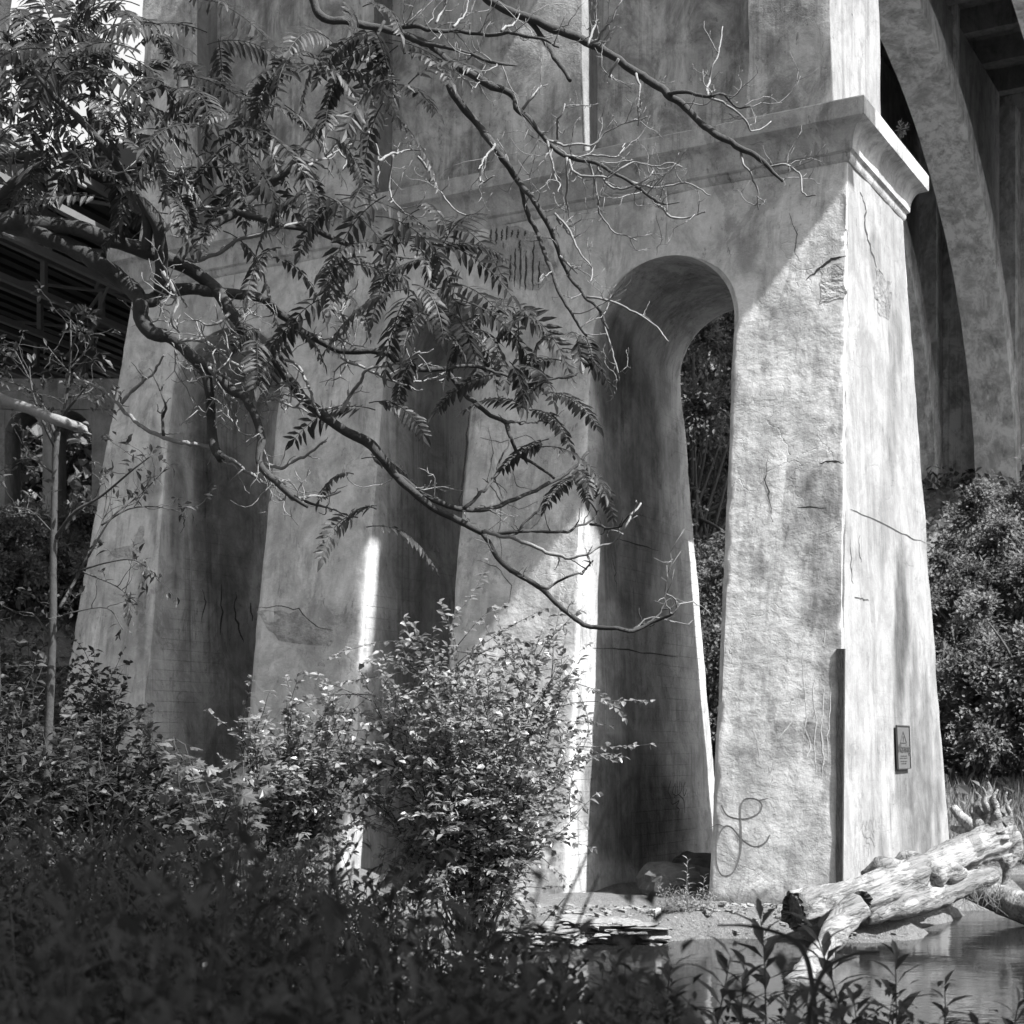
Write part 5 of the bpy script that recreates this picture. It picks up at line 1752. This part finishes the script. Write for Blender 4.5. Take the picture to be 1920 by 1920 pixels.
thicket(70, (-300, 1000), (1.0, 2.2), (.5, 1.5), 60, .06, .024, .09)
thicket(260, (-300, 1250), (2.0, 5.5), (.5, 1.5), 70, .065, .026, .10)
thicket(90, (-300, 1150), (2.0, 5.5), (.5, 1.5), 22, .13, .022)
thicket(260, (-300, 950), (5.5, 11), (.5, 1.6), 70, .08, .03, .12)
thicket(70, (-300, 950), (5.5, 11), (.5, 1.6), 24, .13, .022)
thicket(60, (1000, 2000), (4.2, 6.5), (.3, 1.1), 40, .07, .024, .09)
thicket(220, (-300, 620), (11, 17), (.5, 1.5), 60, .09, .035, .14)
# fine tangled stalks
for i in range(260):
    Y_ = rng.uniform(2.2, 9)
    px_ = rng.uniform(-200, 900)
    x_ = (px_ - 960) / F * Y_
    zb = float(hgt(x_, Y_))
    top = 2.2 + (1404 - TOP(px_)) / F * Y_
    h = max(.3, (top - zb) * rng.uniform(.6, 1.1))
    d = np.array([rng.normal(0, .22), rng.normal(0, .2), 1])
    mb.tube(np.array([(x_, Y_, zb), (x_ + d[0] * h * .4, Y_ + d[1] * h * .4, zb + h * .6), (x_ + d[0] * h, Y_ + d[1] * h, zb + h)]), [.005, .004, .002], 4)
b0 = np.zeros(3)
w1 = mb.build('weed_thicket', M['leafweed'])
tag(w1, 'dense thicket of blurred weeds filling the near foreground', 'weeds', kind='stuff')
w2 = lf.build('weed_leaves', M['leafweed'], w1)
# arching dark grass blades close by
for k, pts in enumerate(([(1345, 1735, 4.6), (1400, 1736, 4.6), (1460, 1750, 4.6), (1500, 1775, 4.6), (1520, 1830, 4.6), (1530, 1960, 4.6)], [(1650, 1785, 4.4), (1600, 1790, 4.4), (1550, 1815, 4.4), (1525, 1870, 4.4), (1515, 1960, 4.4)])):
    q = pl(pts)
    q = np.vstack([q, [q[-1][0], q[-1][1], float(hgt(q[-1][0], q[-1][1]))]])
    c, _ = catmull(q, np.ones(len(q)))
    t = unit(np.gradient(c, axis=0))
    s = unit(np.cross(t, [0, 1, .3]))
    w = .006 * np.sin(np.linspace(.1, 2.2, len(c)))[:, None] + .002
    V = np.stack([c + s * w, c - s * w, c + [0, .006, -.004]], 1).reshape(-1, 3)
    mb = MB()
    i = np.arange(len(c) - 1)[:, None] * 3
    mb.add(V, [i + np.array([0, 2, 5, 3])[None, :], i + np.array([2, 1, 4, 5])[None, :]])
    o = mb.build('grass_blade', M['leafweed'], None, q[-1])
    tag(o, ('dark arching grass blade bending left below the log end', 'dark arching grass blade bending right over the log fork')[k], 'grass blade')

# ------------------------------------------------------------------ light, world, camera
alpha, tanE = math.radians(-4.5), 1.27
hd = -NL * math.cos(alpha) + NR * math.sin(alpha)
sv = unit(hd + np.array([0, 0, tanE]))
sun = bpy.data.lights.new('sun', 'SUN')
sun.energy = 5.0
sun.angle = math.radians(.5)
sun.color = (1, 1, 1)
so_ = bpy.data.objects.new('sun', sun)
so_.rotation_euler = Vector(sv).to_track_quat('Z', 'Y').to_euler()
so_.location = (20, -10, 40)
COL.objects.link(so_)
w = bpy.data.worlds.new('World')
SC.world = w
w.use_nodes = True
nt = w.node_tree
nt.nodes.clear()
sky = nt.nodes.new('ShaderNodeTexSky')
sky.sky_type = 'NISHITA'
sky.sun_disc = False
sky.dust_density = 5.0
sky.ozone_density = .3
sky.sun_elevation = math.asin(sv[2])
sky.sun_rotation = math.atan2(sv[0], sv[1])
bw_ = nt.nodes.new('ShaderNodeRGBToBW')
bg = nt.nodes.new('ShaderNodeBackground')
ow = nt.nodes.new('ShaderNodeOutputWorld')
bg.inputs[1].default_value = .083
nt.links.new(sky.outputs[0], bw_.inputs[0])
tcw = nt.nodes.new('ShaderNodeTexCoord')
dotn = nt.nodes.new('ShaderNodeVectorMath')
dotn.operation = 'DOT_PRODUCT'
dotn.inputs[1].default_value = tuple(unit(np.array([-.30, .88, .38])))
mrn = nt.nodes.new('ShaderNodeMapRange')
mrn.interpolation_type = 'SMOOTHSTEP'
for i_, v_ in zip((1, 2, 3, 4), (.90, .985, 0.0, 1.0)):
    mrn.inputs[i_].default_value = v_
cn = nt.nodes.new('ShaderNodeTexNoise')
cn.inputs['Scale'].default_value = 3.0
cn.inputs['Detail'].default_value = 6
cr = nt.nodes.new('ShaderNodeMapRange')
for i_, v_ in zip((1, 2, 3, 4), (.3, .7, 2.4, 5.2)):
    cr.inputs[i_].default_value = v_
mxw = nt.nodes.new('ShaderNodeMix')
mxw.data_type = 'FLOAT'
nt.links.new(tcw.outputs['Generated'], dotn.inputs[0])
nt.links.new(tcw.outputs['Generated'], cn.inputs['Vector'])
nt.links.new(dotn.outputs['Value'], mrn.inputs[0])
nt.links.new(cn.outputs['Fac'], cr.inputs[0])
nt.links.new(mrn.outputs[0], mxw.inputs[0])
nt.links.new(bw_.outputs[0], mxw.inputs[2])
nt.links.new(cr.outputs[0], mxw.inputs[3])
nt.links.new(mxw.outputs[0], bg.inputs[0])
nt.links.new(bg.outputs[0], ow.inputs[0])

cam = bpy.data.cameras.new('camera')
cam.sensor_width = 36
cam.lens = F / 1920 * 36
cam.shift_y = 444 / 1920
cam.clip_start = .05
cam.clip_end = 2000
cam.dof.use_dof = True
cam.dof.focus_distance = 14.5
cam.dof.aperture_fstop = 5.0
co = bpy.data.objects.new('camera', cam)
co.location = CAM
co.rotation_euler = (math.pi / 2, 0, 0)
COL.objects.link(co)
SC.camera = co
SC.view_settings.view_transform = 'Standard'
SC.view_settings.look = 'None'
SC.view_settings.exposure = 1.5
SC.view_settings.gamma = 1
SC.cycles.use_denoising = True
SC.cycles.max_bounces = 8
